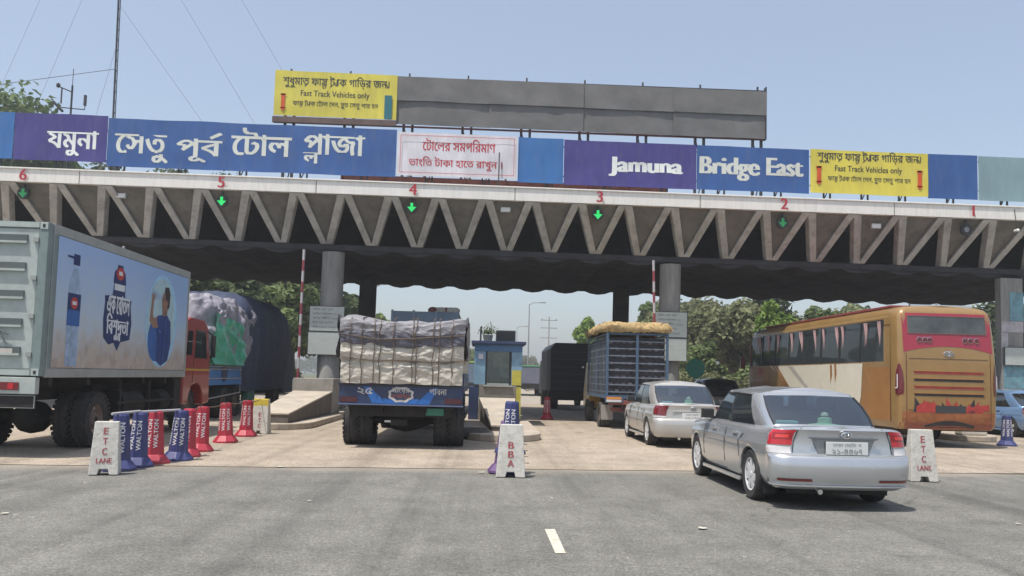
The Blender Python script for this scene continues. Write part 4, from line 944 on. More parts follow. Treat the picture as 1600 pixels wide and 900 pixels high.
def crease(x, z, sd):
    r1 = 1 - abs(nz(x * 1.5 + z * 1.2 + sd, z * 3.2 - x * .5, sd)) * 2.2; r2 = 1 - abs(nz(x * 3.2 - z * 3.0, z * 6.5 + x * 1.1 + sd, 4)) * 2.2; r3 = 1 - abs(nz(x * 7 + z * 5, z * 12 - x * 2, sd + 9)) * 2.2
    return .024 * r1 + .016 * r2 + .007 * r3
def hung(nm, mt, x0, x1, ztop, zbot, y0, sd, par=t, lean=.0):
    def fn(u, v):
        x = x0 + (x1 - x0) * u; a, b = zbot(x), ztop(x); z = a + (b - a) * v
        e = .05 * max(0, abs(x) - (x1 - .14)) / .14
        return (x, y0 - crease(x, z, sd) + e - .02 * math.sin(math.pi * v) + lean * v, z)
    q = MB(); q.grid(fn, 170, 36, mt); q.grid(lambda u, v: tuple(p + d for p, d in zip(fn(u, v), (0, .012, 0))), 170, 36, mt); return q.build(nm, par, smooth=True, angle=70)
hung('rear_sheet', cream_s, -1.185, 1.185, lambda x: 1.76 + .03 * nz(x * 1.7, 2), lambda x: 1.265 + .02 * nz(x * 3, 5), -.10, 1.0)
hung('rear_sheet', cream_s, -1.20, 1.20, lambda x: 2.08, lambda x: 1.715 + .035 * nz(x * 2.1, 7) + .02 * abs(nz(x * 6, 3)), -.125, 3.0)
hung('rear_tarpaulin', tarp_d, -1.21, 1.21, lambda x: 2.30, lambda x: 1.985 + .045 * nz(x * 1.6, 11) + .03 * abs(x), -.145, 5.0)
hung('rear_tarpaulin', tarp_p, -1.22, 1.22, lambda x: 2.445 + .07 * abs(x) ** 2 + .02 * nz(x * 2.5, 4), lambda x: 2.215 + .05 * nz(x * 1.3, 17) + .03 * x * x, -.165, 7.0, lean=.03)
for k, x in enumerate((-1.0, -.78, -.55, -.43, -.17, .20, .27, .60, .71, .97)):
    MB().tube([(x, .5, 2.60), (x, -.10, 2.54), (x + .015, -.20, 2.42), (x - .03 + .02 * (k % 3), -.215, 2.2), (x + .02, -.195, 1.95), (x - .02 * (k % 2), -.175, 1.70), (x + .01, -.16, 1.5), (x, -.13, 1.26)], .010, rope_m, n=5).build('rope', t)
MB().tube([(-1.2, -.15, 1.76), (-.5, -.18, 1.71), (0, -.185, 1.73), (.6, -.18, 1.70), (1.2, -.15, 1.74)], .010, rope_m, n=5).build('rope', t)
MB().tube([(-1.22, -.19, 2.22), (-.5, -.215, 2.12), (.2, -.215, 2.15), (1.22, -.19, 2.24)], .012, rope_m, n=5).build('rope', t)
b = MB(); b.box(-1.20, 1.20, -.06, .02, .86, 1.26, blue_tr); b.box(-1.22, 1.22, -.09, -.061, 1.22, 1.27, mat('tail_edge_dark', (.02, .02, .025))); b.box(-1.22, 1.22, -.09, -.061, .84, .875, mat('tail_edge_blue', (.12, .15, .25), rough=.5)); tb = b.build('tailboard', t, bevel=.008)
q = MB()
for sx in (-1, 1): q.face([(sx * .55, -.064, .88), (sx * .30, -.064, .88), (sx * .42, -.064, 1.02), (sx * .62, -.064, 1.20), (sx * .72, -.064, 1.20)], blue_br)
q.face([(-.3, -.066, .88), (.3, -.066, .88), (.36, -.066, .98), (-.36, -.066, .98)], blue_br)
tag(q.build('painted_ribbon', tb), kind='stuff')
med_w = mat('medallion_cream', (.50, .48, .46), rough=.6, var=.3, scale=12); med_r = mat('medallion_red', (.20, .06, .05), rough=.6)
q = MB(); k = 16
pts = [(.27 * (1 if i % 2 else .86) * math.cos(6.2832 * i / k), -.070, 1.06 + .165 * (1 if i % 2 else .86) * math.sin(6.2832 * i / k)) for i in range(k)]
q.face(pts, med_w); q.face([(x * .8, -.0725, 1.06 + (z - 1.06) * .7) for x, y, z in pts], blue_tr)
med = q.build('medallion', tb)
lettering('lettering', 'মােয়র', med_w, med, (0, -.076, 1.10), (1, 0, 0), (0, 0, 1), width=.34, height=.12, bold=.02); lettering('lettering', 'েদায়া', med_r, med, (0, -.0765, 1.0), (1, 0, 0), (0, 0, 1), width=.36, height=.09, bold=.04)
lettering('lettering', '২৫', med_w, tb, (-.70, -.067, 1.06), (1, 0, 0), (0, 0, 1), width=.30, height=.13, bold=.02); lettering('lettering', 'পাবনা', med_w, tb, (.72, -.067, 1.07), (1, 0, 0), (0, 0, 1), width=.34, height=.12, bold=.02)
for sx in (-1, 1):
    MB().box(min(sx * .85, sx * 1.18), max(sx * .85, sx * 1.18), -.075, -.0635, .90, 1.0, mat('lamp_dusty_red', (.07, .015, .02), rough=.5)).build('tail_light', tb)
f = MB(); f.box(-1.2, 1.2, .02, 5.8, 1.12, 1.26, blue_tr); f.box(-.5, -.36, .1, 8, .72, 1.12, under_m); f.box(.36, .5, .1, 8, .72, 1.12, under_m); f.box(-1.0, 1.0, .2, .3, .62, .86, under_m); f.box(-.36, .36, .5, .62, .60, 1.0, under_m); f.build('chassis', t)
for sx in (-1, 1):
    MB().box(min(sx * 1.185, sx * 1.215), max(sx * 1.185, sx * 1.215), .02, 5.8, 1.12, 1.5, blue_tr).build('side_board', t)
    MB().box(min(sx * .62, sx * 1.2), max(sx * .62, sx * 1.2), .60, 1.9, .985, 1.0, black_m).build('mudguard', t)
q = MB(); q.lathe([(.06, -1.0), (.08, -.5), (.2, -.22), (.24, 0), (.2, .22), (.08, .5), (.06, 1.0)], under_m, axis='x', n=18, M=Matrix.Translation((0, 1.2, .50))); q.build('rear_axle', t, smooth=True)
for x, o in ((-1.06, -1), (-.76, -1), (.76, 1), (1.06, 1)): truck_wheel(t, x, 1.05, .49, .28, o, tyre_m)
for x, o in ((-.98, -1), (.98, 1)): truck_wheel(t, x, 6.6, .49, .26, o)
MB().box(.48, .83, .14, .17, .66, .80, mat('plate_green', (.03, .20, .14), rough=.4)).build('number_plate', t)
MB().box(-.24, .10, .30, .5, .44, .56, under_m).build('spare_bracket', t); MB().box(-.34, -.22, .28, .30, .5, .54, chrome).build('buckle', t)
f = MB(); f.prism([(6.0, .7), (6.0, 2.3), (7.6, 2.3), (7.9, 1.6), (7.95, .6), (6.0, .6)], -1.1, 1.1, 'x', blue_tr); f.build('cab', t, bevel=.05)
# truck ahead of it
t = thing('blue_board_truck', 'truck with grey blue boards ahead of the sack truck, only its top in view', 'truck', (-2.05, 29.5, 0))
bb_ = mat('board_grey_blue', (.10, .15, .21), rough=.55, var=.2, dirt=.4, dirtcol=(.2, .22, .24))
f = MB(); f.box(-1.2, 1.2, 0, 5.6, 1.2, 1.3, blue_tr); f.box(-.5, .5, .2, 7.6, .7, 1.19, under_m); f.build('bed', t)
for z in (1.20, 1.62, 2.04, 2.46, 2.88, 3.30):
    MB().box(-1.2, 1.2, -.03, .02, z, z + .39, bb_).build('plank', t, bevel=.01)
    for x in (-1.2, 1.17): MB().box(x, x + .03, .02, 5.6, z, z + .39, bb_).build('plank', t)
for x in (-1.15, -.4, .4, 1.15): MB().box(x - .04, x + .04, -.07, -.031, 1.2, 3.73, mat('board_post', (.15, .2, .26), rough=.5)).build('post', t)
random.seed(8)
for k in range(6):
    MB().lathe([(.02, 0), (.16, .03), (.18, .12), (.10, .2), (.02, .21)], cream_s if k % 3 else rust, n=10, M=Matrix.Translation((.25 + .16 * k, .3 + .1 * random.random(), 3.68))).build('bundle', t, smooth=True)
for x, o in ((-.98, -1), (.98, 1)): truck_wheel(t, x, 1.3, .49, .5, o); truck_wheel(t, x, 6.6, .49, .26, o)
MB().prism([(5.8, .6), (5.8, 2.5), (7.2, 2.5), (7.6, 1.6), (7.7, .6)], -1.1, 1.1, 'x', blue_tr).build('cab', t, bevel=.05)

# ------------------------------------------------------------------ tarpaulin truck behind the red cab
navy_net = mat('net_navy', (.040, .055, .11), rough=.75, var=.3, scale=5, bump=.5, bscale=9, dirt=.35, dirtcol=(.05, .07, .09)); grey_tp = mat('tarp_grey', (.27, .26, .30), rough=.6, var=.3, scale=3, bump=.5, bscale=5, dirt=.6, dirtcol=(.12, .12, .15)); green_tp = mat('tarp_green', (.06, .38, .24), rough=.35, var=.35, scale=4, bump=.4, bscale=5)
t = thing('tarpaulin_truck', 'blue truck heaped high under dark and grey tarpaulins with a green sheet', 'truck', (-9.0, 23.4, 0))
f = MB(); f.box(-1.25, 1.25, 0, 9.8, 1.0, 1.12, blue_tr); f.box(-.5, .5, .2, 10, .6, 1.0, under_m); f.build('bed', t)
for sx in (-1, 1):
    for k in range(5): MB().box(min(sx * 1.25, sx * 1.30), max(sx * 1.25, sx * 1.30), k * 1.96 + .01, k * 1.96 + 1.95, 1.0, 1.68, mat('panel_bright_blue', (.05, .22, .55), rough=.4, var=.12, dirt=.3, dirtcol=(.1, .2, .3)) if k < 2 else blue_tr).build('side_panel', t, bevel=.01)
MB().box(-1.25, 1.25, -.05, 0, 1.0, 1.68, blue_br).build('tailboard', t)
q = MB()
for z in (1.18, 1.45): q.box(1.301, 1.33, .2, 3.6, z, z + .035, pale)
q.tube([(1.33, .3, 1.55), (1.33, 3.5, 1.55), (1.33, 3.5, .75), (1.33, .3, .62)], .02, pale); q.build('guard_rail', t)
MB().lathe([(.26, 0), (.26, .02)], blue_tr, axis='x', n=20, M=Matrix.Translation((1.303, 1.9, 1.36))).build('painted_disc', t)
load_shell('net_cover', [(.75, 1.30, 3.5, 9.9), (1.2, 1.36, 3.4, 10.0), (1.9, 1.42, 3.3, 10.05), (2.4, 1.46, 3.3, 10.05), (2.9, 1.46, 3.3, 10.0), (3.3, 1.41, 3.3, 9.9), (3.6, 1.30, 3.4, 9.65), (3.85, 1.10, 3.6, 9.3), (3.98, .8, 3.9, 8.8)], navy_net, t, .07, .9, 3.0, per=160, rc=.6)
load_shell('grey_tarpaulin', lev([(1.75, 1.36, .1, 4.2), (2.5, 1.46, .05, 4.5), (2.95, 1.44, .1, 4.6), (3.3, 1.36, .25, 4.7), (3.55, 1.12, .6, 4.6), (3.62, .8, 1, 4.2)], 5), grey_tp, t, .13, 1.7, 7.0, per=230, rc=.5)
q = MB(); fn = lambda u, v: (1.47 + .07 * nz(u * 5, v * 4, 2) + .10 * (1 - 2 * abs(nz(u * 3 + v * 2, v * 3, 8))), .15 + (2.9 + .25 * math.sin(v * 5)) * u, 1.60 + (1.42 - .2 * u * u) * v)
q.grid(fn, 18, 18, green_tp); q.grid(lambda u, v: (fn(u, v)[0] - .015,) + fn(u, v)[1:], 18, 18, green_tp); q.build('green_sheet', t, smooth=True)
q = MB(); fn2 = lambda u, v: (1.36 + .03 * nz(u * 9, v * 3, 4), .3 + 3.2 * u, 1.58 + (.16 + .05 * nz(u * 7, 1)) * v); q.grid(fn2, 24, 4, green_tp); q.build('green_hem', t, smooth=True)
for x, o in ((-1.0, -1), (1.0, 1)):
    truck_wheel(t, x, 2.2, .48, .5, o); truck_wheel(t, x, 3.4, .48, .5, o); truck_wheel(t, x, 9.0, .48, .28, o)
MB().box(1.05, 1.28, 4.6, 5.5, .45, .85, mat('tank_green', (.03, .16, .11), rough=.5)).build('tank', t, bevel=.03)
MB().prism([(10.0, .6), (10.0, 2.5), (11.4, 2.5), (11.8, 1.6), (11.9, .6)], -1.15, 1.15, 'x', navy_net).build('cab', t, bevel=.05)

# ------------------------------------------------------------------ cage truck and black truck at the right
cage_b = mat('cage_blue', (.06, .11, .18), rough=.45, var=.2, dirt=.4, dirtcol=(.15, .16, .18)); slat_g = mat('slat_grey_blue', (.15, .18, .22), rough=.5, var=.25); red_br = mat('beam_red_brown', (.20, .055, .04), rough=.6, var=.25, dirt=.4); straw = mat('straw', (.40, .28, .13), rough=.9, var=.35, scale=8, bump=.6, bscale=20); net_m = mat('net_dark', (.05, .05, .058), rough=.9, var=.4, scale=9)
t = thing('cage_truck', 'small truck with a tall blue slatted cage and straw on top', 'truck', (4.62, 24.6, 0))
hw = .93
f = MB(); f.box(-hw, hw, 0, 4.3, .90, 1.0, cage_b); f.build('bed', t)
f = MB(); f.box(-.85, .85, -.05, .05, .72, .86, red_br); f.box(-.75, .85, .1, .2, .52, .64, red_br); f.box(-.45, -.35, 0, 5.6, .55, .9, under_m); f.box(.35, .45, 0, 5.6, .55, .9, under_m); f.build('rear_beam', t, bevel=.01)
for x, y in ((-hw, 0), (hw - .07, 0), (-.04, 0), (-hw, 4.25), (hw - .07, 4.25), (-hw, 2.1), (hw - .07, 2.1)):
    MB().box(x, x + .07, y - .035, y + .035, 1.0, 2.86, cage_b).build('post', t)
for k in range(9):
    z = 1.08 + k * .215
    MB().box(-hw + .07, hw - .07, .005, .03, z, z + .035 if k < 8 else z + .06, slat_g if k < 8 else cage_b).build('slat', t)
    for x in (-hw + .012, hw - .035): MB().box(x, x + .022, .04, 4.2, z, z + .035, slat_g).build('slat', t)
MB().box(-hw + .08, hw - .08, .16, 4.1, 1.002, 2.72, net_m).build('crate_stack', t)
for k in range(8):
    q = MB(); z = 1.05 + k * .208
    for i in range(9): q.box(-hw + .10 + i * .195, -hw + .10 + i * .195 + .12, .13, .158, z + .03, z + .12, mat('crate_tint_%d' % ((k + i) % 3), ((.10, .09, .10), (.16, .15, .17), (.07, .07, .09))[(k + i) % 3], rough=.8, var=.3))
    tag(q.build('crate_row', t), kind='stuff')
for i in range(14):
    y = .25 + i * .29; q = MB(); q.box(-hw - .004, -hw + .010, y, y + .025, 1.0, 2.8, slat_g); q.build('mesh_bar', t)
load_shell('straw', [(2.87, 1.0, -.06, 4.35), (2.95, 1.04, -.10, 4.4), (3.05, 1.02, -.08, 4.4), (3.14, .92, .05, 4.25), (3.18, .8, .2, 4.1)], straw, t, .05, 4.0, 1.0, per=120, rc=.25)
q = MB(); random.seed(3)
for k in range(500):
    x, y = random.uniform(-1.0, 1.0), random.choice((random.uniform(-.14, .1), random.uniform(0, 4.3))); z = random.uniform(2.88, 3.18); a = random.uniform(0, 3.14); l = random.uniform(.05, .13)
    q.face([(x, y, z), (x + l * math.cos(a), y + .3 * l * math.sin(a), z - .03), (x + l * math.cos(a), y + .3 * l * math.sin(a) + .01, z + .01)], straw)
tag(q.build('loose_straw', t), kind='stuff')
f = MB(); f.box(-hw - .02, -.42, -.06, -.036, .78, 1.0, cage_b); f.box(-hw + .02, -.47, -.072, -.061, .88, .95, lamp_amber); f.box(-hw + .02, -.47, -.072, -.061, .80, .87, lamp_clear); f.build('lamp_board', t)
MB().box(.45, hw, -.06, -.036, .80, .98, cage_b).build('lamp_board', t)
for x, o in ((-.80, -1), (.80, 1)): truck_wheel(t, x, 1.1, .38, .34, o, tyre_dusty); truck_wheel(t, x, 4.6, .38, .2, o, tyre_dusty)
for sx in (-1, 1): MB().box(min(sx * .62, sx * .98), max(sx * .62, sx * .98), .55, .57, .25, .70, mat('flap_pale', (.35, .32, .3))).build('mud_flap', t)
MB().prism([(4.4, .45), (4.4, 2.0), (5.3, 2.05), (5.8, 1.3), (6.0, 1.1), (6.0, .45)], -.85, .85, 'x', mat('cab_yellow', (.5, .30, .05), rough=.4, coat=.4)).build('cab', t, bevel=.05)
blk = mat('tarp_black', (.012, .015, .022), rough=.6, var=.3, bump=.3, bscale=4)
t = thing('black_truck', 'tall black covered truck beyond the cage truck', 'truck', (4.35, 38.5, 0))
f = MB(); f.prism([(-1.15, .85), (1.15, .85), (1.15, 2.85), (.95, 3.1), (-.95, 3.1), (-1.15, 2.85)], 0, 6.0, 'y', blk); f.build('cargo_box', t, bevel=.03)
for k in range(6): MB().box(-1.13, 1.13, -.02, -.002, .95 + k * .34, 1.0 + k * .34, mat('rib_black', (.03, .035, .045), rough=.5)).build('rib', t)
for k in range(7): MB().box(-1.175, -1.152, .3 + k * .85, .36 + k * .85, .85, 2.8, MATS['rib_black']).build('rib', t)
MB().box(-1.1, 1.1, -.05, .1, .45, .8, under_m).build('bumper', t); MB().lathe([(.05, -.03), (.05, -.022)], chrome, axis='y', n=10, M=Matrix.Translation((.35, 0, 2.0))).build('lamp', t)
MB().box(-.5, .5, .2, 8, .5, .84, under_m).build('chassis', t)
for x, o in ((-.92, -1), (.92, 1)): truck_wheel(t, x, 1.4, .47, .45, o); truck_wheel(t, x, 6.9, .47, .26, o)
MB().prism([(6.2, .6), (6.2, 2.4), (7.6, 2.4), (8.0, 1.5), (8.0, .6)], -1.1, 1.1, 'x', blk).build('cab', t, bevel=.05)
# ------------------------------------------------------------------ golden coach
gold = mat('coach_gold', (.32, .195, .07), rough=.30, coat=.5, metal=.15, var=.14, scale=1.2, dirt=.5, dirtcol=(.26, .14, .05)); gold_d = mat('coach_ochre', (.33, .155, .045), rough=.35, coat=.4, var=.12, dirt=.3, dirtcol=(.2, .08, .03))
crim = mat('coach_crimson', (.32, .022, .045), rough=.3, coat=.5, var=.08); cream = mat('coach_cream', (.72, .68, .56), rough=.35, coat=.4, var=.05, dirt=.25, dirtcol=(.55, .48, .36)); fire = mat('flame_red', (.38, .035, .03), rough=.4, coat=.3, var=.3, scale=5); maroon = mat('maroon_gloss', (.12, .012, .02), rough=.2, coat=.6)
cwin = glass('coach_glass', (.30, .31, .32), .75, ior=1.2, base=.015); cwin2 = glass('coach_rear_glass', (.25, .27, .25), .45); curt = mat('curtain_pink', (.40, .26, .26), rough=.95, var=.3, scale=7, stretch=(6, 6, .3)); seatc = mat('coach_seat', (.10, .06, .05), rough=.9, var=.3)
t = thing('coach', 'golden coach with crimson rear window frame and flame painting', 'bus', (11.44, 20.0, 0))
W2 = 1.24; LB = 11.6
# outer skin as level rings; a wide side strip is left open for the windows
def ring(z, w, r0, f0, rc=.15, bul=.05):
    P = []; 
    for i in range(9):
        x = (w - rc) * i / 8; P.append((x, r0 + bul * (x / w) ** 2, z))
    cy = r0 + bul * ((w - rc) / w) ** 2
    for i in range(1, 7):
        a = R(90) * i / 7; P.append((w - rc + rc * math.sin(a), cy + rc * (1 - math.cos(a)), z))
    for i in range(1, 25): P.append((w, r0 + .35 + (LB - f0 - .7 - r0) * i / 24, z))
    for i in range(1, 7):
        a = R(90) * (1 - i / 7); P.append((w - rc + rc * math.sin(a), LB - f0 - rc * (1 - math.cos(a)), z))
    for i in range(9): P.append(((w - rc) * (1 - i / 8), LB - f0, z))
    return P
LV = [(.44, 1.17, .10, .1), (.52, 1.225, .03, .02), (.75, 1.24, .0, 0), (1.35, 1.245, -.01, 0), (2.08, 1.24, .0, 0), (2.10, 1.24, .0, 0), (2.35, 1.235, .015, .1), (2.8, 1.215, .06, .2), (3.18, 1.185, .10, .32), (3.32, 1.16, .13, .38), (3.42, 1.09, .20, .5), (3.475, .96, .32, .7)]
RG = [ring(*a) for a in LV]; n = len(RG[0]); sk = MB(); SW = {}
for k, (A, B) in enumerate(zip(RG, RG[1:])):
    for i in range(n - 1):
        ym = (A[i][1] + A[i + 1][1]) / 2
        for sd in (1, -1):
            P = [(sd * p[0], p[1], p[2]) for p in (A[i], A[i + 1], B[i + 1], B[i])]
            is_win = 5 <= k <= 7 and ym > .85 and i >= 15
            if is_win and ym < LB - .4 and i < 39: SW.setdefault((sd, (i - 16) // 3), MB()).face(P, cwin)
            elif is_win: SW.setdefault(('f', 0), MB()).face(P, cwin)
            else: sk.face(P, gold)
pv = RG[-1]
for s_ in (.7, .35, 0):
    cu = [(x * s_, y, z + .035 * (1 - s_ * s_)) for x, y, z in RG[-1]]
    for sd in (1, -1): sk.add([(sd * a, b, c) for a, b, c in pv] + [(sd * a, b, c) for a, b, c in cu], [(i, i + 1, n + i + 1, n + i) for i in range(n - 1)], gold)
    pv = cu
sk.build('body', t, smooth=True, weld=True)
for k, q in SW.items(): q.build('windscreen' if k[0] == 'f' else 'side_window', t, smooth=True, weld=True)
for k in range(1, 8):
    y = .80 + k * 1.31
    for sd in (-1, 1):
        q = MB(); q.tube([(sd * 1.246, y, 2.1), (sd * 1.243, y, 2.35), (sd * 1.222, y, 2.8), (sd * 1.19, y, 3.17)], .028, black_m, n=4); q.build('window_post', t)
q = MB(); q.box(-1.1, 1.1, .9, LB - 1, 1.5, 1.6, cabin_dk); q.box(-1.18, 1.18, .4, LB - .3, .40, .5, under_m); q.build('floor', t)
for r_ in range(9):
    for x in (-1.1, .2):
        q = MB(); y = 1.2 + r_ * 1.05; q.box(x, x + .9, y, y + .14, 1.6, 2.55, seatc); q.box(x, x + .9, y, y + .5, 1.6, 1.95, seatc); q.build('seat', t, bevel=.03)
for y, w_ in ((1.72, .16), (3.2, .14), (3.55, .12), (5.1, .10), (7.0, .12), (8.3, .22), (9.3, .26), (10.2, .22), (.95, .10), (6.1, .18), (4.5, .07)):
    q = MB(); q.grid(lambda u, v: (-1.20 + .03 * v * -1 + .02 * math.sin(u * 14), y + w_ * ((1 - .6 * math.sin(min(v * (2.2 + (y * 3.1) % 1.6), 3.0))) * u * 2 + .3 * math.sin(v * 2 + y)), 2.12 + 1.02 * v), 10, 8, curt); q.build('curtain', t, smooth=True)
# rear face
def rface(z):
    k = 0
    while k < len(LV) - 2 and LV[k + 1][0] < z: k += 1
    f = (z - LV[k][0]) / (LV[k + 1][0] - LV[k][0]); return LV[k][2] + (LV[k + 1][2] - LV[k][2]) * f, LV[k][1] + (LV[k + 1][1] - LV[k][1]) * f
def rp(x, z, off=.006):
    y, w = rface(z); rc = .15; ax = abs(x)
    if ax <= w - rc: yy = y + .05 * (ax / w) ** 2
    else:
        s_ = min(1, (ax - (w - rc)) / rc); yy = y + .05 * ((w - rc) / w) ** 2 + rc * (1 - math.sqrt(max(0, 1 - s_ * s_)))
    return (x, yy - off, z)
def rear(nm, mt, x0, x1, zf0, zf1, nu=16, nv=6, off=.006, parent=None, thick=.0):
    a = (lambda u: zf0) if not callable(zf0) else zf0; b = (lambda u: zf1) if not callable(zf1) else zf1
    q = MB(); q.grid(lambda u, v: rp(x0 + (x1 - x0) * u, a(u) + (b(u) - a(u)) * v, off), nu, nv, mt); return q.build(nm, parent or t, smooth=True)
lowc = lambda u: 2.32 + .16 * math.sin(math.pi * u) ** .8 * 1.0
fr = rear('window_frame', crim, -1.11, 1.11, lowc, 3.30, nv=12)
rear('rear_window', mat('coach_back_glass', (.055, .06, .055), rough=.08, spec=.9, var=.5, scale=3), -.98, .98, 2.80, 3.22, off=.012)
q = MB()
for a, b in (((-.98, 2.795), (.98, 2.795)), ((-.98, 3.225), (.98, 3.225)), ((-.98, 2.795), (-.98, 3.225)), ((.98, 2.795), (.98, 3.225))):
    q.tube([rp(a[0] + (b[0] - a[0]) * k / 8, a[1] + (b[1] - a[1]) * k / 8, .014) for k in range(9)], .012, mat('coach_seal', (.20, .12, .10)), n=4)
tag(q.build('window_seal', t), kind='stuff')
for x in (-.72, -.58, -.46, .42, .56, .72):
    q = MB(); c = rp(x, 2.64, .01); q.lathe([(.06, c[1] - .015), (.055, c[1] - .03), (.02, c[1] - .032)], maroon, axis='y', n=14, M=Matrix.Translation((x, 0, 2.64)))
    q.lathe([(.068, c[1]), (.068, c[1] - .012), (.058, c[1] - .016)], chrome, axis='y', n=14, M=Matrix.Translation((x, 0, 2.64))); q.build('marker_lamp', t, smooth=True)
q = MB()
c = rp(0, 2.30, .012); q.tube([(.13 * math.cos(6.2832 * k / 20), c[1], 2.30 + .06 * math.sin(6.2832 * k / 20)) for k in range(21)], .010, chrome, n=5, cap=False); q.box(-.03, .03, c[1] - .006, c[1] + .004, 2.25, 2.35, chrome); q.box(-.09, .09, c[1] - .006, c[1] + .004, 2.29, 2.31, chrome)
q.build('emblem', t)
gapm = mat('coach_gap', (.07, .035, .015), rough=.8)
q = MB(); q.tube([rp(-.98 + 1.96 * k / 10, 2.17, .003) for k in range(11)], .007, gapm, n=4)
for x in (-1.05, 1.05): q.tube([rp(x, .6 + 1.7 * k / 8, .003) for k in range(9)], .007, gapm, n=4)
q.tube([rp(-1.0 + 2 * k / 10, .92, .003) for k in range(11)], .007, gapm, n=4)
tag(q.build('panel_gaps', t), kind='stuff')
for z, mt in ((1.80, fire), (1.62, black_m), (1.44, fire), (1.26, black_m)):
    gr = rear('louvre', mt, -.86, .86, z, z + .055, off=.008, nv=2)
    q = MB(); q.tube([rp(-.88 + 1.76 * k / 10, z + .068, .012) for k in range(11)], .012, gold_d, n=5); q.build('lip', gr)
# flame painting, plate, bumper
q = MB()
fl = random.Random(2)
for k in range(15):
    x = -.78 + k * .11; w_ = .07 + .04 * fl.random(); h = .14 + .20 * fl.random(); ln = .05 * (1 if x > 0 else -1)
    q.face([rp(x - w_, .86, .009), rp(x + w_, .86, .009), rp(x + w_ * .8 + ln * .5, .86 + h * .5, .009), rp(x + ln * 1.6, .90 + h, .009), rp(x - w_ * .6 + ln * .4, .88 + h * .5, .009)], fire if k % 3 else black_m)
tag(q.build('flame_painting', t), kind='stuff')
rear('flame_band', mat('flame_band', (.26, .085, .03), rough=.4, var=.4, scale=3, dirt=.7, dirtcol=(.36, .17, .05)), -1.15, 1.15, .60, .88, off=.007, nv=3)
rear('flame_patch', fire, -.82, -.30, .86, lambda u: 1.0 + .12 * math.sin(u * 3.1), off=.010); rear('flame_patch', fire, .42, 1.0, .92, lambda u: 1.0 + .08 * u, off=.010)
rear('plate_panel', mat('plate_panel_dark', (.035, .04, .045), rough=.5), -.36, .40, .86, 1.03, off=.014, nv=2)
rear('bumper', mat('bumper_rust', (.26, .07, .035), rough=.5, var=.3, dirt=.4), -1.2, 1.2, .45, .60, off=.02, nv=2)
rear('lower_opening', black_m, -.62, .62, .50, lambda u: .55 + .12 * math.sin(math.pi * u), off=.026, nv=2)
for sd in (-1, 1):
    pl = [(1.13, 1.30), (1.17, 1.28), (1.215, 1.34), (1.225, 1.75), (1.205, 1.98), (1.16, 2.02), (1.10, 1.7)]
    pl = [(.92, 1.25), (1.12, 1.24), (1.20, 1.4), (1.16, 1.8), (1.05, 2.0), (.99, 1.96), (.95, 1.6)] if sd == 1 else pl
    # tail lamp cluster wraps the corner
    q = MB(); C_ = [(-.2, 1.24), (.02, 1.22), (.10, 1.35), (.06, 1.75), (-.02, 1.98), (-.10, 2.0), (-.20, 1.75), (-.22, 1.45)]
    def wrap(s_, z):
        # s_: arc position from the corner's middle, metres
        y, w = rface(z); rc = .15; a = R(45) + s_ / rc
        a = max(0, min(R(90), a)); return (sd * (w - rc + (rc + .012) * math.sin(a)), y + .035 + rc - (rc + .012) * math.cos(a), z)
    ctr = [0, 0, 0]
    outl = [(-.08, 1.30), (.04, 1.26), (.13, 1.30), (.15, 1.5), (.10, 1.8), (.04, 2.02), (-.01, 2.04), (-.07, 1.85), (-.10, 1.55)]
    m_ = (0.02, 1.6)
    for k in range(len(outl)):
        a, b = outl[k], outl[(k + 1) % len(outl)]
        for i in range(4):
            f0, f1 = i / 4, (i + 1) / 4
            q.face([wrap(m_[0] + (a[0] - m_[0]) * f0, m_[1] + (a[1] - m_[1]) * f0), wrap(m_[0] + (a[0] - m_[0]) * f1, m_[1] + (a[1] - m_[1]) * f1), wrap(m_[0] + (b[0] - m_[0]) * f1, m_[1] + (b[1] - m_[1]) * f1), wrap(m_[0] + (b[0] - m_[0]) * f0 , m_[1] + (b[1] - m_[1]) * f0)] if i else [wrap(*m_), wrap(m_[0] + (a[0] - m_[0]) * f1, m_[1] + (a[1] - m_[1]) * f1), wrap(m_[0] + (b[0] - m_[0]) * f1, m_[1] + (b[1] - m_[1]) * f1)], maroon)
    lt = q.build('tail_light', t, smooth=True, weld=True)
    q = MB()
    for (s_, z0, z1) in ((.05, 1.45, 1.78), ): q.tube([tuple(a + b for a, b in zip(wrap(s_, z0 + (z1 - z0) * k / 5), (sd * .006, -.006, 0))) for k in range(6)], .014, lamp_clear, n=5)
    q.tube([tuple(a + b for a, b in zip(wrap(.05 + .02 * k, 1.44), (sd * .006, -.006, 0))) for k in range(4)], .014, lamp_clear, n=5); q.build('light_bar', lt)
# painted side (left side, towards the camera)
def side(nm, poly, mt, d=.006):
    return MB().face([(-1.246 - d, y, z) for y, z in poly], mt).build(nm, t)
side('cream_panel', [(2.3, .62), (2.05, 1.2), (1.95, 2.07), (9.1, 2.07), (8.2, 1.75), (7.2, 1.2), (6.4, .62)], cream)
q = MB()
for (y0, z0, y1, z1) in ((8.9, 2.07, 7.0, 1.1), (8.6, 2.07, 6.6, .9)): q.face([(-1.2545, y0, z0), (-1.2545, y0 - .22, z0), (-1.2545, y1 - .15, z1), (-1.2545, y1 + .05, z1)], gold_d)
q.face([(-1.2545, 7.4, 2.05), (-1.2545, 7.0, 2.05), (-1.2545, 5.6, 1.35), (-1.2545, 5.9, 1.35)], mat('stripe_grey', (.40, .38, .34), rough=.4))
tag(q.build('swoosh', t), kind='stuff')
q = MB()
for (y, z, r1) in ((10.1, 1.90, .26), (10.3, 1.2, .38), (9.0, 1.3, .22)): q.face([(-1.2535, y + r1 * math.cos(6.283 * k / 18) * 1.3, z + r1 * .5 * math.sin(6.283 * k / 18)) for k in range(18)], fire)
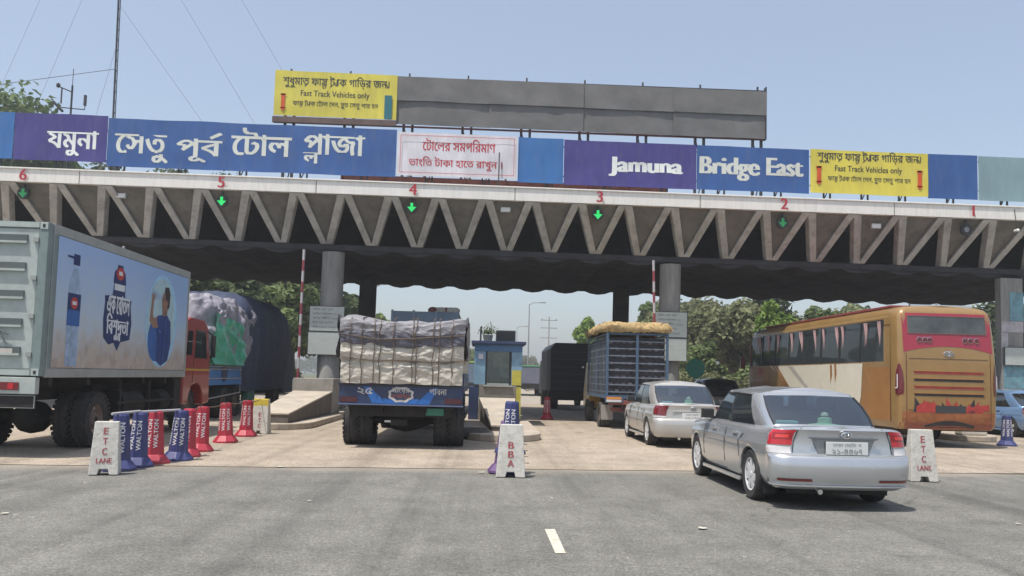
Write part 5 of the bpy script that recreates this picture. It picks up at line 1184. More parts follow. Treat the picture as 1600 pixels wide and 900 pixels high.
tag(q.build('red_floral_paint', t), kind='stuff')
q = MB()
for (y0, z0) in ((3.6, 2.08), (3.9, 2.05)): q.face([(-1.2555, y0, z0), (-1.2555, y0 + .14, z0), (-1.2555, y0 + .10, z0 - .55), (-1.2555, y0 - .02, z0 - .3)], gold_d)
tag(q.build('drip_paint', t), kind='stuff')
side('ochre_panel', [(.45, .62), (.45, 1.95), (1.90, 1.95), (2.0, 1.2), (2.25, .62)], gold_d); side('rear_gap', [(.43, .6), (.445, .6), (.445, 3.1), (.43, 3.1)], gapm)
side('ochre_panel', [(9.2, .62), (9.2, 2.06), (10.9, 2.06), (10.9, .62)], gold_d, .004)
MB().box(-1.262, -1.2495, .5, 11.0, 3.21, 3.24, mat('gutter_tan', (.46, .30, .13))).build('gutter', t)
MB().box(-.95, .95, 1.0, 10.5, 3.50, 3.56, mat('roof_rack_red', (.25, .05, .05), rough=.6)).build('roof_hatch', t, bevel=.01)
MB().box(-.7, .9, .5, .58, 3.50, 3.55, chrome).build('roof_rail', t)
for sd in (-1, 1):
    q = MB(); q.lathe([(.53, -.005), (.53, .01)], black_m, axis='x', n=28, M=Matrix.Translation((sd * 1.252, 3.1, .52))); q.build('wheel_arch', t)
    for y in (3.1, 9.2): truck_wheel(t, sd * 1.13, y, .48, .28, sd)
q = MB(); q.box(-1.25, -1.10, LB - .35, LB - .2, 2.2, 2.9, maroon); q.tube([(-1.2, LB - .3, 2.9), (-1.35, LB + .15, 2.9), (-1.38, LB + .15, 2.3)], .03, black_m); q.box(-1.48, -1.30, LB + .1, LB + .2, 2.0, 2.45, maroon); q.build('mirror', t, bevel=.01)

# ------------------------------------------------------------------ islands, booths, booms, boards
kerb_m = mat('kerb_concrete', (.42, .36, .29), rough=.85, var=.2, scale=2, bump=.3, bscale=20, dirt=.5, dirtcol=(.24, .21, .18)); ramp_m = mat('ramp_concrete', (.44, .385, .31), rough=.85, var=.18, scale=1.5, bump=.3, bscale=18, dirt=.5, dirtcol=(.26, .23, .20)); wall_m = mat('block_concrete', (.30, .28, .25), rough=.9, var=.25, scale=1.4, bump=.3, bscale=14, dirt=.5, dirtcol=(.15, .14, .13)); dark_wall = mat('wall_dark', (.13, .115, .10), rough=.9, var=.3, scale=2, dirt=.5, dirtcol=(.07, .06, .055))
def island(label, x, y0, y1, hwid, ramp=None, block=None, nose=1.2):
    t = thing('toll_island', label, 'traffic island', (x, y0, 0), group='raised islands between the lanes')
    pl = [(hwid * math.sin(R(a)), nose - nose * math.cos(R(a))) for a in range(-90, 91, 15)]
    pl = [(-hwid, y1 - y0)] + pl + [(hwid, y1 - y0)]
    MB().prism(pl, .004, .16, 'z', kerb_m).build('kerb', t, bevel=.025)
    if ramp:
        w0, ya, za, w1, yb, zb = ramp
        q = MB(); q.add([(-w0, ya, .161), (w0, ya, .161), (w1, yb, .161), (-w1, yb, .161), (-w0, ya, za), (w0, ya, za), (w1, yb, zb), (-w1, yb, zb)], [(0, 3, 2, 1), (0, 1, 5, 4), (1, 2, 6, 5), (2, 3, 7, 6), (3, 0, 4, 7)], dark_wall)  # sides much darker and browner than the ramp top
        q.build('ramp_side', t)
        q = MB(); q.add([(-w0 - .02, ya - .02, za + .002), (w0 + .02, ya - .02, za + .002), (w1 + .02, yb, zb + .002), (-w1 - .02, yb, zb + .002), (-w0 - .02, ya - .02, za + .05), (w0 + .02, ya - .02, za + .05), (w1 + .02, yb, zb + .05), (-w1 - .02, yb, zb + .05)], [(0, 3, 2, 1), (4, 5, 6, 7), (0, 1, 5, 4), (1, 2, 6, 5), (2, 3, 7, 6), (3, 0, 4, 7)], ramp_m)
        q.build('ramp_top', t, bevel=.015)
    if block:
        x0, x1, ya, yb, zt_ = block
        MB().box(x0, x1, ya, yb, .162, zt_, wall_m).build('block', t, bevel=.02)
    return t
island('concrete island with a long ramp under the left column', -5.2, 20.8, 37.5, .88, (.40, .35, .36, .58, 5.3, .82), (-.62, .62, 5.302, 6.6, 1.26))
island('concrete island with a wedge in front of the toll booth', .50, 18.7, 35.5, .95, (.22, 1.3, .26, .52, 6.2, .78), None)
island('concrete island under the right column behind the pearl sedan', 6.43, 21.2, 37.5, .85, (.40, .35, .36, .55, 5.3, .82), (-.6, .6, 5.302, 6.6, 1.26))
isl = island('low concrete island end behind the coach with a white block on it', 13.9, 22.6, 36, .8)
MB().box(-.42, .30, .35, .75, .165, .44, mat('block_white', (.52, .49, .43), rough=.85, var=.15, dirt=.5)).build('stone_block', isl, bevel=.04)
island('concrete island under the painted pillar at the right edge', 18.4, 24.5, 37.5, 1.0)
island('concrete island behind the box truck with a striped boom', -11.7, 21.0, 37.5, .85)
# booth
bl_f = mat('booth_blue', (.07, .16, .30), rough=.5, var=.2, dirt=.4, dirtcol=(.16, .22, .28)); bl_lt = mat('booth_light_blue', (.19, .32, .42), rough=.5, var=.25, scale=4); bl_nv = mat('booth_navy', (.03, .045, .10), rough=.5); bl_ye = mat('booth_yellow', (.48, .42, .06), rough=.5, var=.2, scale=6, dirt=.4, dirtcol=(.25, .24, .12)); bglass = glass('booth_glass', (.75, .85, .80), .10)
t = thing('toll_booth', 'blue toll booth with a yellow strip behind the concrete wedge', 'toll booth', (.50, 25.0, .16))
MB().box(-.56, .56, 0, 2.6, 0, 1.05, mat('booth_base', (.22, .20, .17), rough=.85, var=.25, dirt=.5, dirtcol=(.13, .12, .1))).build('base_wall', t, bevel=.015)
f = MB(); f.box(-.72, -.38, .02, .30, 1.052, 2.05, bl_lt); f.box(.40, .72, .02, .30, 1.052, 2.05, bl_lt); f.box(-.72, -.66, .3, 2.55, 1.052, 2.05, bl_f); f.box(.66, .72, 1.6, 2.55, 1.052, 2.05, bl_f); f.box(-.66, .66, 2.48, 2.55, 1.052, 2.05, bl_f); f.build('wall_panel', t, bevel=.01)
MB().box(-.72, .72, .0, 2.6, 2.052, 2.27, bl_f).build('header', t, bevel=.01)
MB().box(-.82, .82, -.14, 2.75, 2.272, 2.36, bl_nv).build('roof', t, bevel=.01)
f = MB(); f.box(-.379, -.33, .04, .12, 1.052, 2.051, black_m); f.box(.33, .399, .04, .12, 1.052, 2.051, black_m); f.box(-.33, .33, .04, .12, 1.052, 1.10, frame_gal); f.build('window_frame', t)
MB().box(-.33, .33, .07, .08, 1.10, 2.05, bglass).build('window_glass', t)
MB().box(-.44, .44, -.06, .04, 1.0, 1.05, frame_gal).build('window_sill', t)
MB().box(.42, .70, -.003, .018, 1.052, 1.50, bl_ye).build('notice_board', t); MB().box(.56, .70, -.02, -.001, .02, 1.0, bl_ye).build('yellow_strip', t); MB().box(-.60, -.46, .008, .018, 1.82, 1.97, mat('poster_white', (.6, .55, .58))).build('poster', t)
MB().box(.571, .70, .0, 2.4, .0, .95, dark_wall).build('side_wall', t); MB().box(-.86, -.571, .0, 2.4, .0, .98, bl_nv).build('side_wall', t)
q = MB(); q.box(-.25, .1, 1.2, 1.3, 1.06, 1.6, mat('chair_green', (.08, .16, .13), rough=.8)); q.box(-.3, .2, 1.7, 2.3, 1.06, 1.3, cabin_dk); q.build('desk_chair', t, bevel=.02)
MB().box(-.12, .42, 2.38, 2.47, 1.25, 2.04, mat('window_light', (.70, .76, .70), rough=.5, var=.3, scale=5)).build('pale_pane', t)  # pale panel coloured as brightness seen through the booth window
dup(t, (-5.2, 30.2, .16), label='blue toll booth half hidden between the left column and the sack truck')
t = thing('air_conditioner', 'dark air conditioning unit on the roof of the toll booth', 'air conditioner', (.72, 25.5, 2.522))
MB().box(-.30, .30, 0, .5, 0, .36, mat('ac_dark', (.03, .035, .04), rough=.6)).build('casing', t, bevel=.02)
for k in range(5): MB().box(-.26, .26, -.012, -.001, .05 + k * .06, .07 + k * .06, black_m).build('louvre', t)
t = thing('roof_pole', 'thin black pole on the left end of the booth roof', 'pole', (-.05, 25.3, 2.522)); MB().tube([(0, 0, 0), (0, 0, .44)], .03, black_m).build('pole', t); MB().box(-.05, .05, -.05, .05, 0, .02, black_m).build('base', t)
t = thing('plant_pot', 'green bushy plant standing on the roof of the toll booth', 'plant', (.17, 25.5, 2.522)); MB().lathe([(.12, 0), (.16, .2), (.14, .2)], mat('pot_grey', (.25, .25, .22)), n=12).build('pot', t, smooth=True)
leaf_olive = mat('plant_olive', (.10, .14, .055), rough=.7, var=.4, scale=4)
q = MB(); rr_ = random.Random(9)
for k in range(260):
    a, b, c = rr_.gauss(0, .12), rr_.gauss(0, .12), .22 + abs(rr_.gauss(.05, .1)); e = .05
    q.face([(a, b, c), (a + rr_.uniform(-e, e), b + rr_.uniform(-e, e), c + e), (a + rr_.uniform(-e, e), b + e, c + rr_.uniform(-e, e))], leaf_olive)
tag(q.build('foliage', t), kind='stuff')
t = thing('old_tyre', 'old black tyre lying on the ground left of the concrete wedge', 'tyre', (-.18, 19.6, 0))
MB().lathe([(.16, 0), (.36, .0), (.43, .08), (.43, .16), (.36, .24), (.2, .24), (.16, .12)], tyre_dusty, n=24, closed=True).build('tread', t, smooth=True); MB().lathe([(.15, .1), (.159, .11)], black_m, n=24, closed=True).build('bead', t)
red_p = mat('boom_red', (.25, .045, .06), rough=.5, var=.15); wh_p = mat('boom_white', (.45, .43, .44), rough=.5, var=.1)  # boom colours darkened for the shade beneath the gantry
def boom(label, x, y, lean):
    t = thing('barrier_boom', label, 'barrier', (x, y, .16), group='raised striped booms')
    MB().box(-.17, .17, -.15, .15, 0, 1.05, mat('cabinet_grey', (.22, .22, .21), rough=.6, var=.2)).build('cabinet', t, bevel=.02)
    for k in range(12):
        z0, z1 = 1.05 + k * .345, 1.05 + (k + 1) * .345
        MB().tube([(lean * z0, -.20, z0), (lean * z1, -.20, z1)], .042, red_p if k % 2 == 0 else wh_p, n=8).build('stripe', t)
    MB().box(-.08, .08, -.2, -.14, .9, 1.2, black_m).build('pivot', t)
boom('raised red and white boom beside the left column', -5.80, 27.3 - .5, .006); boom('raised red and white boom beside the right column', 5.62, 27.3 - .5, -.028); boom('raised red and white boom tip showing above the box truck', -11.66, 27.3, 0)
brd = mat('board_white', (.44, .47, .44), rough=.6, var=.1, scale=3, dirt=.4, dirtcol=(.30, .33, .31)); ink = mat('board_ink', (.10, .11, .10), rough=.6)
def board(label, x0, x1, z0, z1, y, lines):
    t = thing('notice_board', label, 'notice board', ((x0 + x1) / 2, y, z0), group='white boards on the columns')
    w, h = x1 - x0, z1 - z0
    MB().box(-w / 2, w / 2, 0, .03, 0, h, brd).build('panel', t)
    f = MB()
    for a in ((-w / 2 - .02, w / 2 + .02, -.02, 0), (-w / 2 - .02, w / 2 + .02, h, h + .02)): f.box(a[0], a[1], -.005, .04, a[2], a[3], steel)
    f.box(-w / 2 - .02, -w / 2, -.005, .04, 0, h, steel); f.box(w / 2, w / 2 + .02, -.005, .04, 0, h, steel); f.build('frame', t)
    for k, s_ in enumerate(lines):
        lettering('lettering', s_, ink, t, (-w / 2 + .10, -.002, h - (k + .85) * h / (len(lines) + .5)), (1, 0, 0), (0, 0, 1), height=.085, width=w * (.60 + .2 * ((k * 7) % 3) / 2), align='l', band=.09)
    MB().box(-w * .3, w * .3, .031, .09, h * .4, h * .6, steel).build('bracket', t)
LN = ['গািড়র ধরন  েটাল', 'েমাটর সাইেকল ৫০', 'কার জীপ ৫৫০', 'বাস ৭৫০ ১০০০', 'টাক ১০০০ ১৬০০']
board('white board with rows of black Bengali writing on the left column', -5.80, -4.66, 2.84, 3.66, 28.05, LN); board('plain pale board below the written one on the left column', -5.82, -4.67, 2.05, 2.79, 28.05, [])
board('white board with rows of black Bengali writing on the right column', 5.85, 6.95, 2.95, 3.80, 28.05, LN); board('plain pale board below the written one on the right column', 5.87, 6.94, 2.15, 2.90, 28.05, [])
board('plain grey board on the painted pillar at the right edge', 18.05, 19.6, 2.32, 2.92, 28.1, [])

# ------------------------------------------------------------------ cones and concrete lane signs
con_r = mat('cone_red', (.40, .022, .045), rough=.45, var=.12, dirt=.35, dirtcol=(.28, .10, .10)); con_b = mat('cone_blue', (.035, .042, .15), rough=.45, var=.12, dirt=.35, dirtcol=(.10, .11, .20)); con_p = mat('cone_violet', (.12, .065, .17), rough=.5, var=.2); cone_w = mat('cone_lettering', (.72, .70, .70), rough=.5, var=.05)
def make_cone(mt, label, loc, rz, group, foot=None, base_letters=True):
    t = thing('traffic_cone', label, 'traffic cone', loc, rz, group)
    def oct_(r, z, m=8): return [(r * math.cos(R(45 * k + 22.5)) / math.cos(R(22.5)), r * math.sin(R(45 * k + 22.5)) / math.cos(R(22.5)), z) for k in range(8)]
    q = MB(); rings = [oct_(.140, .135), oct_(.100, .76), oct_(.088, .785), oct_(.085, .79), oct_(.06, .79)]
    for A, B in zip(rings, rings[1:]): q.add(A + B, [(k, (k + 1) % 8, 8 + (k + 1) % 8, 8 + k) for k in range(8)], mt)
    q.face(rings[-1], mt); q.build('body', t, bevel=.008)
    q = MB(); rings = [oct_(.225, 0), oct_(.225, .035), oct_(.16, .125), oct_(.145, .14), oct_(.1, .14)]
    q.face(rings[0][::-1], mt)
    for A, B in zip(rings, rings[1:]): q.add(A + B, [(k, (k + 1) % 8, 8 + (k + 1) % 8, 8 + k) for k in range(8)], mt)
    q.build('base', t, bevel=.008)
    for k, a in enumerate((-90, -45, -135)):
        n_ = Vector((math.cos(R(a)), math.sin(R(a)), 0)); tl = (.140 - .100) / .625
        U = Vector((0, 0, 1)) + n_ * -tl; V = Vector((-n_.y * -1, n_.x * -1, 0)); V = Vector((0, 0, 1)).cross(n_) * -1
        c = n_ * (.140 - tl * .32 + .003) + Vector((0, 0, .455)) + V * -.032
        lettering('lettering', 'WALTON', cone_w, t, c, U, V, width=.43, height=.062, bold=.02, band=.05)
    return t
def copy_cone(src, label, loc, rz):
    c = dup(src, loc, rz, label); h = sum(ord(a) for a in label); c.rotation_euler = (R((h % 5 - 2) * .8), R((h % 7 - 3) * .7), rz); return c
G1 = 'branded cones in the left row'
c_b = make_cone(con_b, 'dark blue lettered cone right behind the ETC sign', (-5.10, 12.12, .004), R(-10), G1)
copy_cone(c_b, 'second dark blue lettered cone, next to the nearest red one', (-5.04, 12.60, .004), R(-25))
c_r = make_cone(con_r, 'red lettered cone between two groups of blue ones', (-4.97, 13.05, .004), R(-20), G1)
copy_cone(c_b, 'dark blue lettered cone further back, between red cones', (-4.79, 13.55, .004), R(-12))
copy_cone(c_r, 'red lettered cone half hidden behind the third blue one', (-4.86, 14.15, .004), R(-30))
copy_cone(c_r, 'red lettered cone standing free after the blue ones', (-4.96, 15.1, .004), R(-15))
copy_cone(c_r, 'red lettered cone, last but one before the yellow topped sign', (-5.08, 17.0, .004), R(-5))
copy_cone(c_r, 'red lettered cone beside the yellow topped sign', (-5.15, 18.7, .004), R(-10))
copy_cone(c_r, 'red cone alone in the lane by the black truck', (2.35, 29.4, .004), 0, )['group'] = 'single cones'
copy_cone(c_b, 'blue lettered cone by the light blue sedan at the right', (13.75, 21.4, .004), R(-20))['group'] = 'single cones'
copy_cone(c_b, 'blue cone standing right behind the BBA sign', (.47, 12.75, .30), R(-35))['group'] = 'cones behind the BBA sign'
c_v = make_cone(con_p, 'violet cone leaning against the left of the BBA sign', (.37, 12.78, .0), R(10), 'cones behind the BBA sign'); c_v.rotation_euler = (0, R(4), R(10))
copy_cone(c_b, 'lower blue cone stacked under the one behind the BBA sign', (.47, 12.76, .004), R(-35))['group'] = 'cones behind the BBA sign'
t = thing('cone_tape', 'sagging grey cord and pipe linking the tops of the left cones', 'cord', (0, 0, 0))
q = MB(); q.tube([(-5.14, 11.9, .80), (-5.04, 12.60, .81)], .02, wh_p); q.tube([(-5.04, 12.62, .80), (-4.79, 13.55, .80)], .018, wh_p); q.build('pipe', t)
for (a, b) in (((-4.79, 13.55), (-4.96, 15.1)), ((-4.96, 15.1), (-5.08, 17.0)), ((-5.08, 17.0), (-5.15, 18.7)), ((-5.15, 18.7), (-5.08, 19.5))):
    MB().tube([(a[0] + (b[0] - a[0]) * k / 8, a[1] + (b[1] - a[1]) * k / 8, .80 - .05 * math.sin(math.pi * k / 8)) for k in range(9)], .009, rope_m, n=5).build('cord', t)
sgn_w = mat('sign_concrete', (.56, .54, .49), rough=.85, var=.18, scale=5, bump=.3, bscale=25, dirt=.6, dirtcol=(.33, .30, .26)); sgn_r = mat('sign_red', (.33, .05, .06), rough=.8, var=.3, scale=15, dirt=.5, dirtcol=(.5, .42, .38)); sgn_y = mat('sign_yellow', (.55, .42, .05), rough=.8, var=.2)
def lane_sign(label, loc, rz, lines, hgt, w0, w1, ltr=None, yellow=False, small=None):
    t = thing('lane_sign', label, 'lane sign', loc, rz, 'concrete lane signs')
    d0, d1 = .14, .06
    q = MB(); h = hgt; A = [(-w0, -d0, 0), (-.075, -d0, 0), (-.055, -d0 + .01, .075), (.055, -d0 + .01, .075), (.075, -d0, 0), (w0, -d0, 0), (w1, -d1, h), (-w1, -d1, h)]
    B = [(x, -y, z) for x, y, z in A]; k = len(A)
    q.add(A + B, [tuple(range(k)), tuple(range(2 * k - 1, k - 1, -1))] + [(i, (i + 1) % k, k + (i + 1) % k, k + i) for i in range(k)], sgn_w)
    q.build('block', t, bevel=.012)
    tl = (d0 - d1) / h; V = Vector((0, tl, 1))
    for (s_, z, hh, ww) in lines:
        lettering('lettering', s_, ltr or sgn_r, t, (0, -d0 + tl * z - .004, z), (1, 0, 0), V, height=hh, width=ww, bold=.03)
    if yellow: MB().add([(-w1 * 1.03, -d1 - .02, h * .72), (w1 * 1.03, -d1 - .02, h * .72), (w1 * 1.01, -d1 - .006, h - .01), (-w1 * 1.01, -d1 - .006, h - .01), (-w1 * 1.03, -d1 + .0, h * .72), (w1 * 1.03, -d1 + .0, h * .72), (w1 * 1.01, -d1 + .01, h + .004), (-w1 * 1.01, -d1 + .01, h + .004)], [(0, 1, 2, 3), (4, 7, 6, 5), (0, 4, 5, 1), (1, 5, 6, 2), (2, 6, 7, 3), (3, 7, 4, 0)], sgn_y).build('yellow_cap', t)
    return t
ETC = [('E', .60, .10, .07), ('T', .45, .10, .07), ('C', .30, .10, .07), ('LANE', .175, .075, .22)]
lane_sign('white concrete ETC LANE sign at the near end of the left cones', (-5.07, 11.62, .004), R(14), [(a, z * .9, hh * .9, ww * .9) for a, z, hh, ww in ETC], .71, .185, .15)
lane_sign('worn white concrete ETC LANE sign right of the silver sedan', (6.93, 12.95, .004), R(-2), ETC, .80, .215, .17)
t = lane_sign('white concrete BBA sign standing in the middle', (.47, 12.35, .004), R(-2), [('B', .415, .095, .085), ('B', .285, .095, .085), ('A', .155, .095, .095)], .76, .215, .165)
for k in range(6):
    MB().tube([(.19 + (0.02 - k * .006), -.10, .03 + k * .09), (.29 - k * .012, -.11, .03 + k * .09)], .006, mat('rebar', (.10, .085, .08), rough=.8), n=5).build('wire_end', t)
lane_sign('yellow topped white sign at the far end of the left cones', (-5.06, 19.6, .004), R(-6), [('E', .40, .09, .07), ('T', .27, .09, .07), ('C', .14, .09, .07)], .80, .20, .17, yellow=True)
# ------------------------------------------------------------------ trees and plants
bark = mat('bark', (.13, .10, .075), rough=.95, var=.3, scale=3)
def leaf_mat(name, a, b, c):
    m = bpy.data.materials.new(name); m.use_nodes = True; N = m.node_tree.nodes; L = m.node_tree.links; p = N['Principled BSDF']; p.inputs['Roughness'].default_value = .65; p.inputs['Specular IOR Level'].default_value = .3
    ge = N.new('ShaderNodeNewGeometry'); r = N.new('ShaderNodeValToRGB'); e = r.color_ramp.elements; e.new(.5)
    for k, q in enumerate((a, b, c)): e[k].position = (0, .5, 1)[k]; e[k].color = q + (1,)
    oi = N.new('ShaderNodeObjectInfo'); hs = N.new('ShaderNodeHueSaturation')
    L.new(ge.outputs['Random Per Island'], r.inputs['Fac']); L.new(r.outputs[0], hs.inputs['Color'])
    mr = N.new('ShaderNodeMapRange'); mr.inputs['To Min'].default_value = .8; mr.inputs['To Max'].default_value = 1.2; L.new(oi.outputs['Random'], mr.inputs['Value']); L.new(mr.outputs[0], hs.inputs['Value'])
    L.new(hs.outputs[0], p.inputs['Base Color'])
    tr = N.new('ShaderNodeBsdfTranslucent'); L.new(hs.outputs[0], tr.inputs[0]); mx = N.new('ShaderNodeMixShader'); mx.inputs[0].default_value = .35
    L.new(p.outputs[0], mx.inputs[1]); L.new(tr.outputs[0], mx.inputs[2]); L.new(mx.outputs[0], N['Material Output'].inputs[0]); return m
lf_dark = leaf_mat('leaf_dark', (.04, .062, .024), (.07, .10, .038), (.11, .145, .055)); lf_fresh = leaf_mat('leaf_fresh', (.07, .13, .03), (.12, .19, .045), (.18, .26, .07)); lf_olive = leaf_mat('leaf_olive', (.13, .145, .065), (.20, .215, .105), (.28, .29, .145)); lf_bright = leaf_mat('leaf_bright', (.10, .17, .03), (.16, .25, .045), (.24, .34, .07)); lf_mid = leaf_mat('leaf_mid', (.08, .115, .04), (.135, .18, .065), (.20, .245, .095))
def crown_mesh(seed, rx, rz, nclump, nleaf, size, mt, hollow=.55):
    # clumps of small folded leaves spread through an uneven crown around the origin
    r = random.Random(seed); V = []; F = []
    cl = []
    for k in range(nclump):
        while True:
            p = Vector((r.uniform(-1, 1), r.uniform(-1, 1), r.uniform(-1, 1)))
            if .25 < p.length < 1: break
        p *= hollow + (1 - hollow) * r.random(); e = .75 + .5 * nz(p.x * 1.7 + seed, p.y * 1.7, p.z * 1.7)
        cl.append((Vector((p.x * rx * e, p.y * rx * e, p.z * rz * e)), r.uniform(.16, .34) * (rx + rz) / 2))
    for k in range(nleaf):
        c, cr = cl[r.randrange(nclump)]
        d = Vector((r.gauss(0, 1), r.gauss(0, 1), r.gauss(0, .8))).normalized() * cr * r.uniform(.55, 1.05); p = c + d
        s_ = size * r.uniform(.6, 1.35)
        a = (d.normalized() + Vector((r.gauss(0, .6), r.gauss(0, .6), r.gauss(0, .6) + .35))).normalized()
        u = a.cross(Vector((r.gauss(0, 1), r.gauss(0, 1), r.gauss(0, 1)))).normalized(); v = a.cross(u)
        i = len(V); V += [p - u * s_ * .5, p - v * s_ * .32 + a * s_ * .08, p + u * s_ * .62 - a * s_ * .1, p + v * s_ * .32 + a * s_ * .08]; F += [(i, i + 1, i + 2), (i, i + 2, i + 3)]
    me = bpy.data.meshes.new('crown'); me.from_pydata([tuple(p) for p in V], [], F); me.materials.append(mt); return me
def trunk_mesh(seed, h, r0, spread):
    r = random.Random(seed + 77); q = MB(); pts = [(0, 0, -.2)]
    for k in range(1, 6): pts.append((pts[-1][0] + r.gauss(0, .09) * h * .12, pts[-1][1] + r.gauss(0, .09) * h * .12, h * k / 5))
    q.tube(pts, r0, bark, n=8, r2=r0 * .35)
    for k in range(6):
        b = Vector(pts[2 + k % 4]); a = r.uniform(0, 6.28); l = spread * r.uniform(.6, 1.0)
        q.tube([b, b + Vector((math.cos(a) * l * .45, math.sin(a) * l * .45, l * .45)), b + Vector((math.cos(a) * l, math.sin(a) * l, l * .75))], r0 * .42, bark, n=5, r2=r0 * .1)
    return q
KIND = {}
def tree_kind(key, seed, rx, rz, h, mt, nclump=46, nleaf=9000, size=.42, r0=.22): KIND[key] = (crown_mesh(seed, rx, rz, nclump, nleaf, size, mt), trunk_mesh(seed, h, r0, rx * .8), h)
tree_kind('tall_dark', 1, 4.6, 6.0, 9.5, lf_dark, 64, 20000, .38, .32); tree_kind('tall_mid', 2, 4.2, 5.2, 9.0, lf_mid, 56, 18000, .38, .3); tree_kind('tall_fresh', 21, 4.2, 5.2, 9.0, lf_fresh, 110, 34000, .34, .3); tree_kind('round_dark', 3, 3.4, 3.2, 4.3, lf_dark); tree_kind('olive', 4, 3.2, 3.1, 4.2, lf_olive); tree_kind('bright', 5, 2.3, 2.2, 4.3, lf_bright, 34, 6500, .36); tree_kind('mid', 6, 3.0, 2.9, 4.0, lf_mid); tree_kind('bush', 7, 2.0, 1.15, 1.0, lf_mid, 30, 5500, .28, .08); tree_kind('olive_bush', 8, 2.2, 1.2, 1.0, lf_olive, 30, 5500, .28, .08)
FIRST = {}
def plant(key, x, y, s, label, group, rz, cat='tree', sz=1.0):
    me, tq, h = KIND[key]
    t = thing('bush' if 'bush' in key else 'tree', label, cat, (x, y, 0), rz, group); t.scale = (s, s, s * sz)
    c = bpy.data.objects.new('crown', me); col.objects.link(c); c.parent = t; c.location = (0, 0, h + (0 if 'bush' in key else .3))
    if key in FIRST: k = FIRST[key].copy(); col.objects.link(k); k.parent = t
    else: FIRST[key] = tq.build('trunk', t, smooth=True)
    return t
rt = random.Random(12)
GL = 'tall trees beyond the left lanes'
for k, (x, y, s, key, lab) in enumerate((
    (-56, 70, 1.20, 'tall_mid', 'tall tree at the left end of the row beyond the box truck'), (-49, 66, 1.13, 'tall_dark', 'tall dark tree second from the left beyond the box truck'),
    (-43, 74, 1.70, 'tall_fresh', 'tall tree just left of the tallest one beyond the box truck'), (-37.8, 64, 1.66, 'tall_fresh', 'tallest green tree whose crown shows above the left banner'),
    (-33.5, 72, 1.3, 'tall_dark', 'tall dark tree just right of the tallest one'), (-29, 62, 1.1, 'tall_fresh', 'tall lighter tree seen in the gap under the purple banner'),
    (-25.5, 70, 1.22, 'tall_dark', 'tall dark tree seen in the gap under the blue banner'), (-21.8, 62, 1.06, 'tall_mid', 'tall lighter tree seen in the gap near the lane number five'), (-19, 68, 1.0, 'tall_dark', 'tall dark tree at the right end of the row on the left'))):
    plant(key, x, y, s, lab, GL, k * 1.3)
for k, (x, y, s, key, lab) in enumerate((
    (-30, 52, 1.25, 'round_dark', 'dense dark tree hidden mostly by the box truck'), (-25, 50, 1.2, 'mid', 'lighter green tree behind the red cab'), (-20.5, 51, 1.3, 'round_dark', 'dense dark tree above the grey tarpaulin'),
    (-16, 52, 1.2, 'round_dark', 'dense dark tree above the dark tarpaulin hump'), (-12.8, 54, 1.12, 'mid', 'lighter green tree by the left striped boom'), (-14, 62, 1.45, 'round_dark', 'larger dark tree behind the dark tarpaulin hump'), (-10.5, 64, 1.05, 'round_dark', 'dark tree showing beside the left column'))):
    plant(key, x, y, s, lab, 'trees behind the tarpaulin truck', k * 2.1)
for k, (x, y, s, lab) in enumerate(((-10.0, 86, 1.15, 'middle bright green tree seen over the sack truck'), (-7.6, 90, 1.12, 'right bright green tree seen over the sack truck'), (-12.5, 92, 1.1, 'left bright green tree seen over the sack truck'))): plant('bright', x, y, s, lab, 'bright trees over the sack truck', k * 1.7)
for k, (x, y, s, key, lab) in enumerate((
    (-2.6, 150, 1.05, 'mid', 'far hazy green tree left of the toll booth roof'), (.2, 170, 1.1, 'olive', 'far hazy olive tree behind the toll booth'), (-1.2, 125, .75, 'mid', 'small far tree between the sack truck and the booth'), (3.2, 230, 1.1, 'mid', 'very far tree left of the street lamp'),
    (13, 240, 1.2, 'olive', 'very far olive tree near the power pole'), (18, 210, 1.3, 'mid', 'far tree above the black truck'), (-16, 210, 1.4, 'round_dark', 'far dark tree above the left of the sack truck'), (10, 300, 1.3, 'mid', 'farthest tree at the end of the road'))):
    plant(key, x, y, s, lab, 'far trees along the road', k * .9)
GR = 'trees beyond the coach'
for k, (x, y, s, key, lab) in enumerate((
    (14.2, 60, 1.02, 'olive', 'dusty olive tree right beside the right column boards'), (17.4, 57, 1.10, 'olive', 'dusty olive tree above the round green sign'), (21.0, 62, 1.16, 'round_dark', 'dark green tree behind the bright one by the coach'), (24.0, 56, 1.04, 'mid', 'green tree above the front end of the coach'),
    (27.2, 60, 1.12, 'olive', 'dusty olive tree above the front half of the coach'), (30.5, 57, 1.1, 'mid', 'green tree above the middle of the coach'), (33.8, 61, 1.18, 'olive', 'dusty olive tree above the rear half of the coach'), (37.5, 58, 1.1, 'round_dark', 'dark green tree behind the rear of the coach'),
    (41.5, 62, 1.2, 'mid', 'green tree between the coach and the painted pillar'), (46, 58, 1.1, 'olive', 'dusty olive tree at the painted pillar'), (15.6, 72, 1.25, 'mid', 'taller green tree further back by the right column'), (19.4, 76, 1.42, 'olive', 'tallest olive tree further back by the right column'),
    (25.5, 75, 1.4, 'olive', 'tall olive tree further back above the coach front'), (35, 74, 1.35, 'mid', 'tall green tree further back above the coach rear'), (50, 70, 1.4, 'mid', 'tall green tree right of the painted pillar'))):
    plant(key, x, y, s, lab, GR, k * 1.9)
plant('mid', 14.1, 53.5, .62, 'small green tree behind the dark sedan', GR, 2.2); plant('bright', 18.3, 50.5, .98, 'bright yellow green tree standing before the dusty ones by the coach', GR, .4); plant('bright', 11.0, 84, 1.15, 'bright green tree seen between the far column and the boom', GR, 1.4)
